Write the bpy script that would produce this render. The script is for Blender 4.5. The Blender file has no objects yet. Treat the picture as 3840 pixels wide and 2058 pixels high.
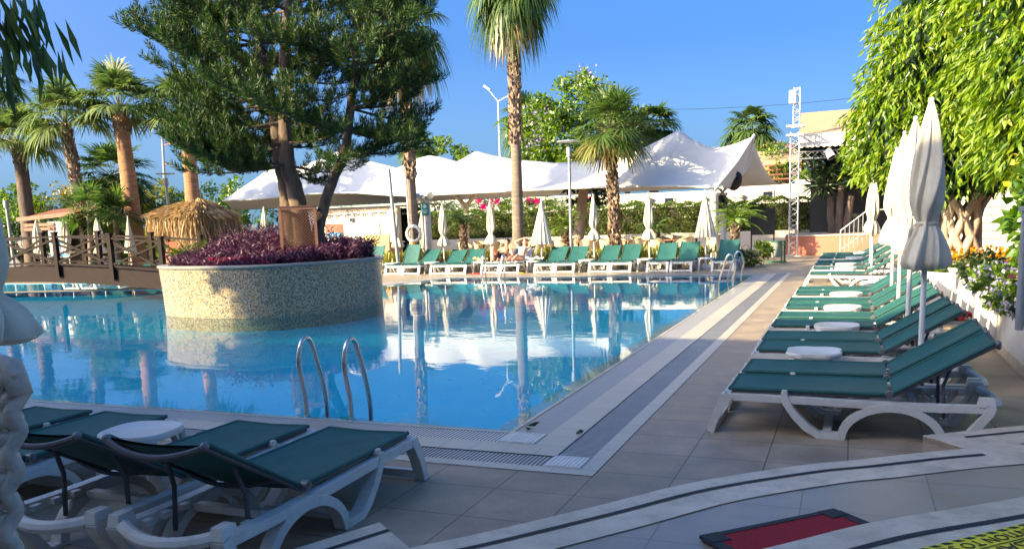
import bpy, math, random
import numpy as np
from mathutils import Vector, Matrix, geometry
R_=math.radians; PI=math.pi
scene=bpy.context.scene; COL=scene.collection
random.seed(7); RNG=np.random.default_rng(11)
# ---------------------------------------------------------------- camera model (fitted to the photograph)
F_,CY_,CW,CH=3137.66,1340.25,3840,2058
YAW,PIT,ROL=[R_(a) for a in(-22.14315,-9.11141,1.98436)]
HC=1.6
def cammat():
    cy,sy=math.cos(YAW),math.sin(YAW)
    f=np.array([sy*math.cos(PIT),cy*math.cos(PIT),math.sin(PIT)]); r=np.array([cy,-sy,0.]); d=np.cross(f,r)
    c,s=math.cos(ROL),math.sin(ROL)
    return np.array([c*r+s*d,-s*r+c*d,f])
CM=cammat(); DS=3840/2576
def ray(px,py): return CM.T@np.array([(px*DS-1920)/F_,(py*DS-CY_)/F_,1.])
def W(px,py,Y):
    d=ray(px,py); t=Y/d[1]; return Vector((d[0]*t,Y,HC+d[2]*t))
def G(px,py,z=0.):
    d=ray(px,py); t=(z-HC)/d[2]; return Vector((d[0]*t,d[1]*t,z))
cam=bpy.data.cameras.new('camera'); camo=bpy.data.objects.new('camera',cam); COL.objects.link(camo)
m=Matrix(((CM[0][0],-CM[1][0],-CM[2][0],0),(CM[0][1],-CM[1][1],-CM[2][1],0),(CM[0][2],-CM[1][2],-CM[2][2],HC),(0,0,0,1)))
camo.matrix_world=m
cam.sensor_fit='HORIZONTAL'; cam.sensor_width=36; cam.lens=F_/CW*36; cam.shift_y=(CY_-CH/2)/CW; cam.clip_end=3000; cam.clip_start=.05
scene.camera=camo
# ---------------------------------------------------------------- materials
def nmat(name):
    m=bpy.data.materials.new(name); m.use_nodes=True; nt=m.node_tree; nt.nodes.clear()
    o=nt.nodes.new('ShaderNodeOutputMaterial'); return m,nt,o
def N(nt,t,**k):
    n=nt.nodes.new('ShaderNode'+t)
    for a,b in k.items():
        if a.startswith('i_'): n.inputs[a[2:].replace('_',' ')].default_value=b
        else: setattr(n,a,b)
    return n
def c4(c): return (c[0],c[1],c[2],1)
def ramp(nt,fac,stops,interp='LINEAR'):
    r=N(nt,'ValToRGB'); nt.links.new(fac,r.inputs[0]); cr=r.color_ramp; cr.interpolation=interp
    while len(cr.elements)<len(stops): cr.elements.new(.5)
    for e,(p,c) in zip(cr.elements,stops): e.position=p; e.color=c4(c)
    return r.outputs[0]
def mix(nt,fac,a,b,mode='MIX'):
    n=N(nt,'Mix',data_type='RGBA',blend_type=mode)
    for s,v in((n.inputs[0],fac),(n.inputs[6],a),(n.inputs[7],b)):
        if hasattr(v,'is_output'): nt.links.new(v,s)
        elif isinstance(v,(int,float)): s.default_value=v
        else: s.default_value=c4(v)
    return n.outputs[2]
def pos(nt): return N(nt,'NewGeometry').outputs['Position']
def objc(nt): return N(nt,'TexCoord').outputs['Object']
def noise(nt,vec,scale,detail=3,rough=.55,stretch=None):
    if stretch:
        mp=N(nt,'Mapping'); mp.inputs['Scale'].default_value=stretch; nt.links.new(vec,mp.inputs[0]); vec=mp.outputs[0]
    n=N(nt,'TexNoise'); n.inputs['Scale'].default_value=scale; n.inputs['Detail'].default_value=detail; n.inputs['Roughness'].default_value=rough
    nt.links.new(vec,n.inputs['Vector']); return n.outputs['Fac']
def mul(c,k): return tuple(min(1,x*k) for x in c)
def mat(name,col,rough=.5,metal=0,var=.12,scale=6,bump=0,bscale=40,spec=.5,edge=0,stretch=None,dirt=None,local=False):
    m,nt,o=nmat(name); p=N(nt,'BsdfPrincipled'); nt.links.new(p.outputs[0],o.inputs[0])
    v=objc(nt) if local else pos(nt)
    f=noise(nt,v,scale,4,.6,stretch)
    cc=ramp(nt,f,[(.3,mul(col,1-var)),(.7,mul(col,1+var))])
    if dirt:
        f2=noise(nt,v,dirt[2],5,.65); cc=mix(nt,ramp(nt,f2,[(.48,(0,0,0)),(.72,(dirt[1],)*3)]),cc,dirt[0])
    nt.links.new(cc,p.inputs['Base Color'])
    p.inputs['Roughness'].default_value=rough; p.inputs['Metallic'].default_value=metal; p.inputs['Specular IOR Level'].default_value=spec
    nrm=None
    if edge:
        b=N(nt,'Bevel',samples=3); b.inputs['Radius'].default_value=edge; nrm=b.outputs[0]
    if bump:
        b=N(nt,'Bump'); b.inputs['Strength'].default_value=bump; b.inputs['Distance'].default_value=.02
        nt.links.new(noise(nt,v,bscale,4,.6,stretch),b.inputs['Height'])
        if nrm: nt.links.new(nrm,b.inputs['Normal'])
        nrm=b.outputs[0]
    if nrm: nt.links.new(nrm,p.inputs['Normal'])
    return m
def leafmat(name,cols,trans=.4,gloss=.06,rough=.35):
    m,nt,o=nmat(name); g=N(nt,'NewGeometry'); r=g.outputs['Random Per Island']
    n=len(cols); cc=ramp(nt,r,[((i+.5)/n,c) for i,c in enumerate(cols)])
    d=N(nt,'BsdfDiffuse'); t=N(nt,'BsdfTranslucent'); gl=N(nt,'BsdfGlossy'); gl.inputs['Roughness'].default_value=rough
    nt.links.new(cc,d.inputs[0])
    hs=N(nt,'HueSaturation'); hs.inputs['Saturation'].default_value=1.15; hs.inputs['Value'].default_value=1.25; nt.links.new(cc,hs.inputs['Color']); nt.links.new(hs.outputs[0],t.inputs[0])
    a=N(nt,'MixShader'); a.inputs[0].default_value=trans; nt.links.new(d.outputs[0],a.inputs[1]); nt.links.new(t.outputs[0],a.inputs[2])
    b=N(nt,'MixShader'); b.inputs[0].default_value=gloss; nt.links.new(a.outputs[0],b.inputs[1]); nt.links.new(gl.outputs[0],b.inputs[2])
    nt.links.new(b.outputs[0],o.inputs[0]); return m
def brickmat(name,c1,c2,mortar,bw,bh,ms,off=(0,0),rough=.5,space='pos',bump=.0,nvar=.25,nscale=2.,spec=.5,offset=0,fine=.1,wet=0):
    m,nt,o=nmat(name); p=N(nt,'BsdfPrincipled'); nt.links.new(p.outputs[0],o.inputs[0])
    src=pos(nt) if space=='pos' else N(nt,'TexCoord').outputs['UV']
    mp=N(nt,'Mapping'); mp.inputs['Location'].default_value=(off[0],off[1],0); nt.links.new(src,mp.inputs[0])
    b=N(nt,'TexBrick'); b.offset=offset; b.squash=1; b.inputs['Color1'].default_value=c4(c1); b.inputs['Color2'].default_value=c4(c2); b.inputs['Mortar'].default_value=c4(mortar)
    for k,v in(('Scale',1),('Mortar Size',ms),('Mortar Smooth',.15),('Bias',0),('Brick Width',bw),('Row Height',bh)): b.inputs[k].default_value=v
    nt.links.new(mp.outputs[0],b.inputs['Vector'])
    f=noise(nt,src,nscale,6,.65); cc=mix(nt,1,b.outputs['Color'],ramp(nt,f,[(.25,(1-nvar,)*3),(.75,(1+nvar*.4,)*3)]),'MULTIPLY')
    f2=noise(nt,src,60,3,.7); cc=mix(nt,1,cc,ramp(nt,f2,[(.3,(1-fine,)*3),(.7,(1,)*3)]),'MULTIPLY')
    nt.links.new(cc,p.inputs['Base Color']); p.inputs['Specular IOR Level'].default_value=spec
    nt.links.new(ramp(nt,f,[(.3,(rough-.12,)*3),(.7,(rough+.12,)*3)]),p.inputs['Roughness'])
    if bump:
        bp=N(nt,'Bump'); bp.inputs['Strength'].default_value=bump; bp.inputs['Distance'].default_value=.006; bp.invert=True
        nt.links.new(b.outputs['Fac'],bp.inputs['Height']); nt.links.new(bp.outputs[0],p.inputs['Normal'])
    return m
def pmat(name,col,rough=.5,metal=0,spec=.5):
    return mat(name,col,rough,metal,.06,3,spec=spec)
M={}
M['white']=mat('white_plastic',(.61,.605,.575),.38,0,.05,3,edge=.007,dirt=((.42,.39,.33),.5,7),local=True)
M['sling']=mat('green_sling_fabric',(.019,.093,.085),.6,0,.14,5,bump=.25,bscale=500,spec=.25,dirt=((.045,.115,.105),.45,3))
M['slingedge']=mat('dark_green_edge',(.008,.035,.03),.5,0,.1,8)
M['darktube']=mat('grey_tube',(.075,.075,.085),.4,.2,.1,8)
M['hinge']=mat('hinge_grey',(.16,.16,.17),.4,.3,.1,8)
M['canvas']=mat('cream_canvas',(.60,.545,.42),.8,0,.1,5,bump=.3,bscale=25,spec=.2,dirt=((.42,.38,.3),.35,3))
M['pole']=mat('white_painted_pole',(.62,.62,.6),.4,0,.06,5)
M['steel']=mat('brushed_steel',(.55,.54,.52),.22,1,.08,10)
M['greymetal']=mat('grey_painted_metal',(.27,.29,.31),.45,.2,.1,5)
M['alu']=mat('aluminium_truss',(.60,.60,.60),.35,.7,.08,8)
M['wood']=mat('shade_darkened_wood',(.017,.0085,.006),.6,0,.3,3,spec=.15,bump=.4,bscale=30,stretch=(1,1,8))  # brown darkened further: shade on the bridge is put into the wood colour
M['redwood']=mat('red_brown_wood',(.21,.075,.035),.55,0,.3,4,bump=.3,bscale=30)
M['lattice']=mat('lattice_wood',(.30,.15,.095),.6,0,.2,6)
M['black']=mat('black_paint',(.012,.012,.013),.6,0,.1,5)
M['rubber']=mat('black_rubber',(.014,.014,.017),.7,0,.2,30,bump=.3,bscale=300)
M['whitewall']=mat('white_plaster',(.60,.57,.51),.85,0,.07,1.2,bump=.25,bscale=14,dirt=((.45,.4,.32),.35,1.4))
M['offwall']=mat('cream_plaster',(.58,.51,.41),.85,0,.1,1.2,bump=.2,bscale=14)
M['membrane']=mat('white_membrane',(.60,.59,.56),.6,0,.03,1,spec=.3,bump=.1,bscale=1.6)
M['roofbeige']=mat('beige_awning',(.38,.265,.15),.8,0,.06,1.5)
M['pink']=mat('pink_plaster',(.42,.155,.10),.8,0,.08,1.5)
M['stone']=mat('travertine_step',(.58,.47,.35),.5,0,.16,5,bump=.1,bscale=90,edge=.006,dirt=((.36,.28,.2),.7,9))
M['soil']=mat('dark_soil',(.03,.02,.014),.9,0,.3,9)
M['trunkgrey']=mat('palm_trunk_grey',(.20,.155,.12),.9,0,.3,3,bump=1,bscale=14,stretch=(.6,.6,5))
M['trunkbrown']=mat('palm_trunk_brown',(.34,.17,.085),.9,0,.35,3,bump=1,bscale=12,stretch=(.6,.6,5))
M['boots']=leafmat('palm_leaf_bases',[(.36,.26,.17),(.24,.15,.09),(.46,.36,.25),(.13,.08,.05)],.05,.0)
M['bark']=mat('pine_bark',(.135,.095,.068),.95,0,.45,5,bump=1,bscale=16,stretch=(1.4,1.4,.35))
M['barkdark']=mat('dark_bark',(.11,.08,.06),.95,0,.4,5,bump=1,bscale=16,stretch=(1.4,1.4,.35))
M['ficusbark']=mat('pale_ficus_bark',(.40,.31,.23),.8,0,.14,4,bump=.3,bscale=18)
M['palmleaf']=leafmat('palm_leaf',[(.045,.10,.022),(.09,.155,.03),(.14,.20,.05),(.06,.12,.03)],.4,.05,.45)
M['palmpale']=leafmat('pale_palm_leaf',[(.09,.155,.04),(.15,.21,.055),(.06,.11,.03),(.21,.26,.085)],.4,.06,.45)
M['palmdry']=leafmat('dry_palm_leaf',[(.36,.23,.055),(.22,.15,.05),(.42,.31,.10),(.16,.15,.04)],.4,.05)
M['petiole']=pmat('palm_stalk',(.15,.17,.05),.5)
M['pine']=leafmat('pine_needles',[(.022,.062,.015),(.045,.098,.018),(.085,.135,.02),(.010,.034,.013)],.22,.03,.5)
M['ficus']=leafmat('ficus_leaf',[(.07,.15,.012),(.15,.26,.014),(.24,.35,.018),(.10,.20,.012),(.32,.38,.022),(.20,.31,.016)],.45,.03,.45)
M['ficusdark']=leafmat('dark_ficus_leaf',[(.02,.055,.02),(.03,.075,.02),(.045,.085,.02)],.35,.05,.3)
M['hedge']=leafmat('hedge_leaf',[(.07,.14,.02),(.12,.19,.025),(.19,.22,.035),(.04,.085,.018)],.3,.05)
M['limeleaf']=leafmat('lime_shrub_leaf',[(.20,.25,.018),(.28,.28,.025),(.11,.17,.018),(.33,.25,.04)],.4,.05)
M['bush']=leafmat('bush_leaf',[(.09,.18,.02),(.15,.25,.03),(.22,.30,.035),(.05,.11,.02)],.4,.05)
M['olive']=leafmat('ochre_bush_leaf',[(.24,.20,.04),(.30,.22,.05),(.14,.15,.03)],.4,.03)
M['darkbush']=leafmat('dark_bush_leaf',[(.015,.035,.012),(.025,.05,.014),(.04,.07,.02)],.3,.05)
M['purple']=leafmat('purple_heart_leaf',[(.075,.018,.062),(.04,.011,.036),(.12,.04,.095),(.05,.013,.036),(.16,.075,.125)],.3,.04,.45)
M['crimson']=leafmat('crimson_leaf',[(.30,.03,.05),(.22,.02,.06)],.3,.06)
M['marigold']=leafmat('marigold_petals',[(.75,.24,.005),(.85,.34,.01),(.6,.15,.004)],.3,.02)
M['lilac']=leafmat('lilac_petals',[(.33,.28,.55),(.45,.40,.65)],.3,.02)
M['lavtree']=leafmat('jacaranda_petals',[(.30,.22,.48),(.38,.3,.5)],.3,.02)
M['yellowpetal']=leafmat('yellow_petals',[(.85,.60,.04),(.8,.42,.10)],.4,.02)
M['magenta']=leafmat('bougainvillea_petals',[(.62,.02,.22),(.7,.05,.28)],.35,.02)
M['oleander']=leafmat('oleander_petals',[(.6,.12,.2),(.7,.25,.3)],.35,.02)
M['broad']=leafmat('broad_shrub_leaf',[(.10,.21,.02),(.16,.29,.03),(.07,.15,.02)],.45,.1,.3)
M['thatch']=leafmat('straw_thatch',[(.52,.37,.19),(.38,.25,.11),(.62,.47,.27),(.22,.14,.07)],.25,.03)
M['terracotta']=pmat('terracotta',(.55,.21,.09),.8)
M['rattan']=mat('cream_rattan',(.52,.42,.27),.6,0,.15,9)
M['tabletop']=pmat('brown_tabletop',(.36,.15,.06),.45)
M['tan']=pmat('tan_cushion',(.52,.38,.18),.8)
M['gold']=pmat('ochre_board',(.45,.28,.08),.7)
M['redfabric']=pmat('red_fabric',(.6,.02,.02),.7)
M['towel']=mat('white_towel',(.74,.74,.74),.9,0,.05,9,bump=.5,bscale=80)
M['teal']=pmat('teal_sign',(.0,.22,.22),.5)
M['signwhite']=pmat('sign_white',(.78,.78,.76),.5)
M['signblue']=pmat('sign_blue',(.06,.25,.48),.5)
M['red']=pmat('red_plastic',(.62,.05,.03),.5)
M['binbody']=pmat('grey_bin',(.30,.35,.32),.5)
M['bingreen']=pmat('dark_green_paint',(.01,.09,.045),.45)
M['roofgrey']=pmat('dark_roof',(.025,.025,.026),.8)
M['wicker']=mat('grey_white_wicker',(.54,.46,.37),.6,0,.3,14,bump=.25,bscale=120)
M['glass']=pmat('dark_window_glass',(.02,.025,.045),.15)
M['frieze']=pmat('plate_ceramic',(.34,.2,.12),.4); M['frieze2']=pmat('plate_ceramic_dark',(.07,.06,.06),.4); M['frieze3']=pmat('plate_ceramic_pale',(.6,.55,.5),.4)
M['skin']=mat('tanned_skin',(.52,.25,.15),.5,0,.06,4,spec=.4)
M['skin2']=mat('fair_skin',(.60,.33,.22),.5,0,.06,4,spec=.4)
M['hair']=pmat('dark_hair',(.012,.009,.008),.6); M['hair2']=pmat('brown_hair',(.10,.05,.025),.6)
M['trunks']=pmat('dark_swim_trunks',(.035,.012,.016),.8); M['bikini']=pmat('white_bikini',(.72,.7,.7),.8)
M['yellowsign']=pmat('yellow_floor_sticker',(.80,.66,.02),.5)
M['rope']=pmat('yellow_rope',(.7,.42,.05),.8)
M['copings']=brickmat('pool_coping',(.52,.47,.39),(.48,.43,.36),(.33,.3,.26),.25,.4,.003,rough=.3,space='uv')
M['strip']=brickmat('beige_border_tile',(.54,.48,.385),(.50,.445,.36),(.26,.23,.2),.25,.6,.003,rough=.4,space='uv',bump=.3)
M['grate']=brickmat('overflow_grate',(.76,.74,.70),(.70,.68,.65),(.05,.05,.06),.030,9,.0085,rough=.4,space='uv',bump=.9,nvar=.2)
M['grate2']=brickmat('inner_grate',(.58,.57,.55),(.54,.53,.51),(.02,.02,.025),.030,9,.010,rough=.4,space='uv',bump=.9,nvar=.2)
M['deck']=brickmat('deck_tile',(.41,.318,.22),(.365,.285,.197),(.16,.125,.095),.5,.5,.0048,off=(-.02,-.03),rough=.5,bump=.4,nvar=.46,nscale=3.4,spec=.35,fine=.22)
M['pooltile']=brickmat('turquoise_pool_tile',(.008,.50,.68),(.006,.46,.64),(.05,.56,.72),.05,.05,.002,rough=.35,nvar=.08)
M['navy']=brickmat('navy_edge_tile',(.01,.03,.16),(.015,.04,.2),(.1,.14,.25),.03,.03,.003,rough=.25)
M['platform']=brickmat('platform_tile',(.40,.325,.25),(.36,.29,.225),(.2,.16,.13),.62,.62,.003,rough=.4,bump=.35,nvar=.3,nscale=3,off=(.2,.1))
M['ground']=mat('dry_ground',(.30,.26,.2),.95,0,.25,.6)
# mosaic
def mosaic():
    m,nt,o=nmat('glass_mosaic'); p=N(nt,'BsdfPrincipled'); nt.links.new(p.outputs[0],o.inputs[0])
    uv=N(nt,'TexCoord').outputs['UV']
    mp=N(nt,'Mapping'); s=1/.0265; mp.inputs['Scale'].default_value=(s,s,s); nt.links.new(uv,mp.inputs[0])
    fl=N(nt,'VectorMath',operation='FLOOR'); nt.links.new(mp.outputs[0],fl.inputs[0])
    wn=N(nt,'TexWhiteNoise'); wn.noise_dimensions='2D'; nt.links.new(fl.outputs[0],wn.inputs['Vector'])
    cc=ramp(nt,wn.outputs['Value'],[(0,(.36,.275,.15)),(.2,(.28,.175,.06)),(.36,(.44,.35,.21)),(.55,(.20,.125,.045)),(.68,(.035,.085,.105)),(.8,(.33,.255,.145)),(.9,(.055,.068,.055))],'CONSTANT')
    fr=N(nt,'VectorMath',operation='FRACTION'); nt.links.new(mp.outputs[0],fr.inputs[0]); sp=N(nt,'SeparateXYZ'); nt.links.new(fr.outputs[0],sp.inputs[0])
    def edge(x):
        a=N(nt,'Math',operation='SUBTRACT'); nt.links.new(x,a.inputs[0]); a.inputs[1].default_value=.5
        b=N(nt,'Math',operation='ABSOLUTE'); nt.links.new(a.outputs[0],b.inputs[0]); return b.outputs[0]
    mx=N(nt,'Math',operation='MAXIMUM'); nt.links.new(edge(sp.outputs[0]),mx.inputs[0]); nt.links.new(edge(sp.outputs[1]),mx.inputs[1])
    g=ramp(nt,mx.outputs[0],[(.41,(0,0,0)),(.45,(1,1,1))]); cc=mix(nt,g,cc,(.38,.33,.26))
    nt.links.new(cc,p.inputs['Base Color']); nt.links.new(ramp(nt,g,[(0,(.22,)*3),(1,(.8,)*3)]),p.inputs['Roughness'])
    return m
M['mosaic']=mosaic()
def water():
    m,nt,o=nmat('pool_water'); tr=N(nt,'BsdfTransparent'); tr.inputs[0].default_value=(.72,.97,.99,1)
    gl=N(nt,'BsdfGlossy'); gl.inputs['Roughness'].default_value=.012; gl.inputs[0].default_value=(1,1,1,1)
    fr=N(nt,'Fresnel'); fr.inputs['IOR'].default_value=1.24
    v=pos(nt)
    n1=noise(nt,v,1.3,2,.5,(1,1.7,1)); n2=noise(nt,v,7.,2,.5,(1,1.5,1)); n3=noise(nt,v,.22,1,.5)
    a=N(nt,'Math',operation='MULTIPLY'); nt.links.new(n2,a.inputs[0]); a.inputs[1].default_value=.16
    b=N(nt,'Math',operation='ADD'); nt.links.new(n1,b.inputs[0]); nt.links.new(a.outputs[0],b.inputs[1])
    bp=N(nt,'Bump'); bp.inputs['Distance'].default_value=.05; nt.links.new(b.outputs[0],bp.inputs['Height'])
    nt.links.new(ramp(nt,n3,[(.40,(.016,)*3),(.66,(.075,)*3)]),bp.inputs['Strength'])
    for x in(gl,fr): nt.links.new(bp.outputs[0],x.inputs['Normal'])
    fm=N(nt,'Math',operation='MULTIPLY'); nt.links.new(fr.outputs[0],fm.inputs[0]); fm.inputs[1].default_value=.83; mx=N(nt,'MixShader'); nt.links.new(fm.outputs[0],mx.inputs[0]); nt.links.new(tr.outputs[0],mx.inputs[1]); nt.links.new(gl.outputs[0],mx.inputs[2])
    nt.links.new(mx.outputs[0],o.inputs[0]); return m
M['water']=water()
def matcarpet():
    return mat('red_loop_mat',(.48,.012,.03),.95,0,.5,160,bump=1,bscale=220)
M['carpet']=matcarpet()
def stripemat():
    m,nt,o=nmat('striped_canvas'); p=N(nt,'BsdfPrincipled'); nt.links.new(p.outputs[0],o.inputs[0]); p.inputs['Roughness'].default_value=.8
    uv=N(nt,'TexCoord').outputs['UV']; sp=N(nt,'SeparateXYZ'); nt.links.new(uv,sp.inputs[0])
    w=N(nt,'Math',operation='SINE'); k=N(nt,'Math',operation='MULTIPLY'); nt.links.new(sp.outputs[0],k.inputs[0]); k.inputs[1].default_value=2*PI*16; nt.links.new(k.outputs[0],w.inputs[0])
    nt.links.new(ramp(nt,w.outputs[0],[(.45,(.70,.66,.57)),(.6,(.46,.36,.23))]),p.inputs['Base Color']); return m
M['striped']=stripemat()
# ---------------------------------------------------------------- mesh builders
class MB:
    def __init__(s): s.v=[]; s.f=[]; s.uv={}
    def box(s,c,d,rot=None,taper=1):
        b=len(s.v); x,y,z=d[0]/2,d[1]/2,d[2]/2
        for sz,k in((-z,1),(z,taper)):
            for sx,sy in((-x,-y),(x,-y),(x,y),(-x,y)):
                p=Vector((sx*k,sy*k,sz)); p=(rot@p if rot else p)+Vector(c); s.v.append(tuple(p))
        s.f+=[tuple(b+i for i in q) for q in((3,2,1,0),(4,5,6,7),(0,1,5,4),(1,2,6,5),(2,3,7,6),(3,0,4,7))]; return s
    def bar(s,p,q,w,h=None,up=(0,0,1)):
        p,q=Vector(p),Vector(q); h=h or w; d=q-p; L=d.length; x=d.normalized(); u=Vector(up)
        y=u.cross(x); y=(Vector((1,0,0)).cross(x) if y.length<1e-4 else y).normalized(); z=x.cross(y)
        return s.box((p+q)/2,(L,w,h),Matrix((x,y,z)).transposed())
    def tube(s,pts,r,n=8,cap=True,flat=None):
        pts=[Vector(p) for p in pts]; m=len(pts); rr=r if isinstance(r,(list,tuple)) else [r]*m
        b=len(s.v); pu=None
        for i,p in enumerate(pts):
            t=(pts[min(i+1,m-1)]-pts[max(i-1,0)]).normalized()
            if pu is None:
                a=Vector((0,0,1)) if abs(t.z)<.9 else Vector((1,0,0)); u=t.cross(a).normalized()
            else: u=(pu-t*pu.dot(t)).normalized()
            pu=u; w=t.cross(u)
            for k in range(n):
                a=2*PI*k/n; s.v.append(tuple(p+(u*math.cos(a)+w*math.sin(a))*rr[i]))
        for i in range(m-1):
            for k in range(n):
                k2=(k+1)%n; s.f.append((b+i*n+k,b+i*n+k2,b+(i+1)*n+k2,b+(i+1)*n+k))
        if cap: s.f.append(tuple(b+k for k in range(n))[::-1]); s.f.append(tuple(b+(m-1)*n+k for k in range(n)))
        return s
    def lathe(s,prof,c=(0,0,0),n=24,fn=None,cap=False):
        b=len(s.v); m=len(prof)
        for i,(r,z) in enumerate(prof):
            for k in range(n):
                a=2*PI*k/n; q=fn(r,z,a) if fn else r
                s.v.append((c[0]+q*math.cos(a),c[1]+q*math.sin(a),c[2]+z))
        for i in range(m-1):
            for k in range(n):
                k2=(k+1)%n; s.f.append((b+i*n+k,b+i*n+k2,b+(i+1)*n+k2,b+(i+1)*n+k)); s.uv[len(s.f)-1]=[(k/n,i/m),((k+1)/n,i/m),((k+1)/n,(i+1)/m),(k/n,(i+1)/m)]
        if cap: s.f.append(tuple(b+k for k in range(n))[::-1]); s.f.append(tuple(b+(m-1)*n+k for k in range(n)))
        return s
    def ribbon(s,path,wid,v0,v1):           # band along a path in the x-z plane, thickness v0..v1 in y
        m=len(path); ww=wid if isinstance(wid,(list,tuple)) else [wid]*m; b=len(s.v)
        for i in range(m):
            a=Vector(path[max(i-1,0)]); c=Vector(path[min(i+1,m-1)]); t=(c-a).normalized(); n=Vector((-t.y,t.x)); p=Vector(path[i])
            for q,v in((p+n*ww[i]/2,v0),(p+n*ww[i]/2,v1),(p-n*ww[i]/2,v1),(p-n*ww[i]/2,v0)): s.v.append((q.x,v,q.y))
        for i in range(m-1):
            for k in range(4): s.f.append((b+i*4+k,b+i*4+(k+1)%4,b+i*4+4+(k+1)%4,b+i*4+4+k))
        s.f.append((b+3,b+2,b+1,b)); e=b+(m-1)*4; s.f.append((e,e+1,e+2,e+3)); return s
    def prism(s,poly,z0,z1,sides=True,bottom=False,uvside=False):
        n=len(poly); b=len(s.v)
        for z in(z0,z1): s.v+=[(p[0],p[1],z) for p in poly]
        tri=geometry.tessellate_polygon([[Vector((p[0],p[1],0)) for p in poly]])
        for t in tri:
            t=list(t); a,c,d=[poly[i] for i in t]
            if (c[0]-a[0])*(d[1]-a[1])-(c[1]-a[1])*(d[0]-a[0])<0: t=t[::-1]
            s.f.append(tuple(b+n+i for i in t))
            if bottom: s.f.append(tuple(b+i for i in t[::-1]))
        if sides:
            for i in range(n):
                j=(i+1)%n; s.f.append((b+i,b+j,b+n+j,b+n+i))
        return s
    def grid(s,P):                          # P: 2-D list of points
        b=len(s.v); r=len(P); c=len(P[0])
        for row in P: s.v+=[tuple(p) for p in row]
        for i in range(r-1):
            for j in range(c-1): s.f.append((b+i*c+j,b+i*c+j+1,b+(i+1)*c+j+1,b+(i+1)*c+j))
        return s
    def quad(s,*p,uv=None):
        b=len(s.v); s.v+=[tuple(q) for q in p]; s.f.append(tuple(range(b,b+len(p))))
        if uv: s.uv[len(s.f)-1]=uv
        return s
    def sphere(s,c,r,n=10,m=6,sc=(1,1,1)):
        return s.lathe([(r*math.sin(PI*i/m)*1.0+1e-5,-r*math.cos(PI*i/m)*sc[2]) for i in range(m+1)],c,n)
    def mesh(s,name,mt,smooth=True,ang=40):
        me=bpy.data.meshes.new(name); me.from_pydata(s.v,[],s.f)
        if s.uv:
            ul=me.uv_layers.new(name='UV')
            for fi,uv in s.uv.items():
                p=me.polygons[fi]
                for li,q in zip(p.loop_indices,uv): ul.data[li].uv=q
        me.materials.append(M[mt] if isinstance(mt,str) else mt)
        if smooth:
            me.polygons.foreach_set('use_smooth',[True]*len(me.polygons)); me.set_sharp_from_angle(angle=R_(ang))
        me.update(); return me
    def build(s,name,mt,parent=None,smooth=True,ang=40,**k): return obj(name,s.mesh(name,mt,smooth,ang),parent,**k)
def obj(name,me,parent=None,label=None,cat=None,group=None,kind=None):
    o=bpy.data.objects.new(name,me); COL.objects.link(o)
    if parent is not None: o.parent=parent
    return tag(o,label,cat,group,kind)
def tag(o,label=None,cat=None,group=None,kind=None):
    for k,v in(('label',label),('category',cat),('group',group),('kind',kind)):
        if v: o[k]=v
    return o
def thing(name,label,cat,loc=(0,0,0),rz=0,group=None):
    o=bpy.data.objects.new(name,None); COL.objects.link(o); o.location=loc; o.rotation_euler=(0,0,rz); o.empty_display_size=.1
    return tag(o,label,cat,group)
def copy_tree(o,parent=None):
    c=o.copy(); COL.objects.link(c)
    if parent is not None: c.parent=parent
    for ch in list(o.children): copy_tree(ch,c)
    return c
def inst(proto,loc,rz,label,group=None):
    c=copy_tree(proto); c.location=loc; c.rotation_euler=(0,0,rz); c['label']=label
    if group: c['group']=group
    return c
def mesh_np(name,V,Fq,mt):
    me=bpy.data.meshes.new(name); V=np.ascontiguousarray(V,dtype=np.float32); Fq=np.ascontiguousarray(Fq,dtype=np.int32); k=Fq.shape[1]
    me.vertices.add(len(V)); me.vertices.foreach_set('co',V.ravel()); me.loops.add(Fq.size); me.loops.foreach_set('vertex_index',Fq.ravel())
    me.polygons.add(len(Fq)); me.polygons.foreach_set('loop_start',np.arange(0,Fq.size,k,dtype=np.int32))
    me.update(calc_edges=True); me.materials.append(M[mt]); return me
def unit(a): return a/np.maximum(np.linalg.norm(a,axis=-1,keepdims=True),1e-9)
def leaf_arrays(P,D,L,Wd,bend=.15,fold=.25,rng=RNG,up=None):
    n=len(P); D=unit(D); L=np.broadcast_to(np.asarray(L,float),(n,)); Wd=np.broadcast_to(np.asarray(Wd,float),(n,))
    r=rng.normal(size=(n,3)) if up is None else up+rng.normal(size=(n,3))*.35
    S=unit(np.cross(D,r)); Nn=np.cross(S,D)
    m=P+D*L[:,None]*.5+Nn*(bend*L)[:,None]; t=P+D*L[:,None]
    l=P+D*L[:,None]*.45+S*Wd[:,None]*.5+Nn*((bend+fold*.25)*L)[:,None]*.8; q=P+D*L[:,None]*.45-S*Wd[:,None]*.5+Nn*((bend+fold*.25)*L)[:,None]*.8
    V=np.stack([P,m,t,l,q],1).reshape(-1,3); b=np.arange(n)[:,None]*5
    Fq=np.concatenate([b+np.array([[0,1,2,3]]),b+np.array([[0,4,2,1]])],0); return V,Fq
def leaves(name,P,D,L,Wd,mt,parent=None,bend=.15,fold=.25,up=None,**k):
    V,Fq=leaf_arrays(np.asarray(P,float),np.asarray(D,float),L,Wd,bend,fold,RNG,up); return obj(name,mesh_np(name,V,Fq,mt),parent,**k)
def rnd_unit(n): return unit(RNG.normal(size=(n,3)))
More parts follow.
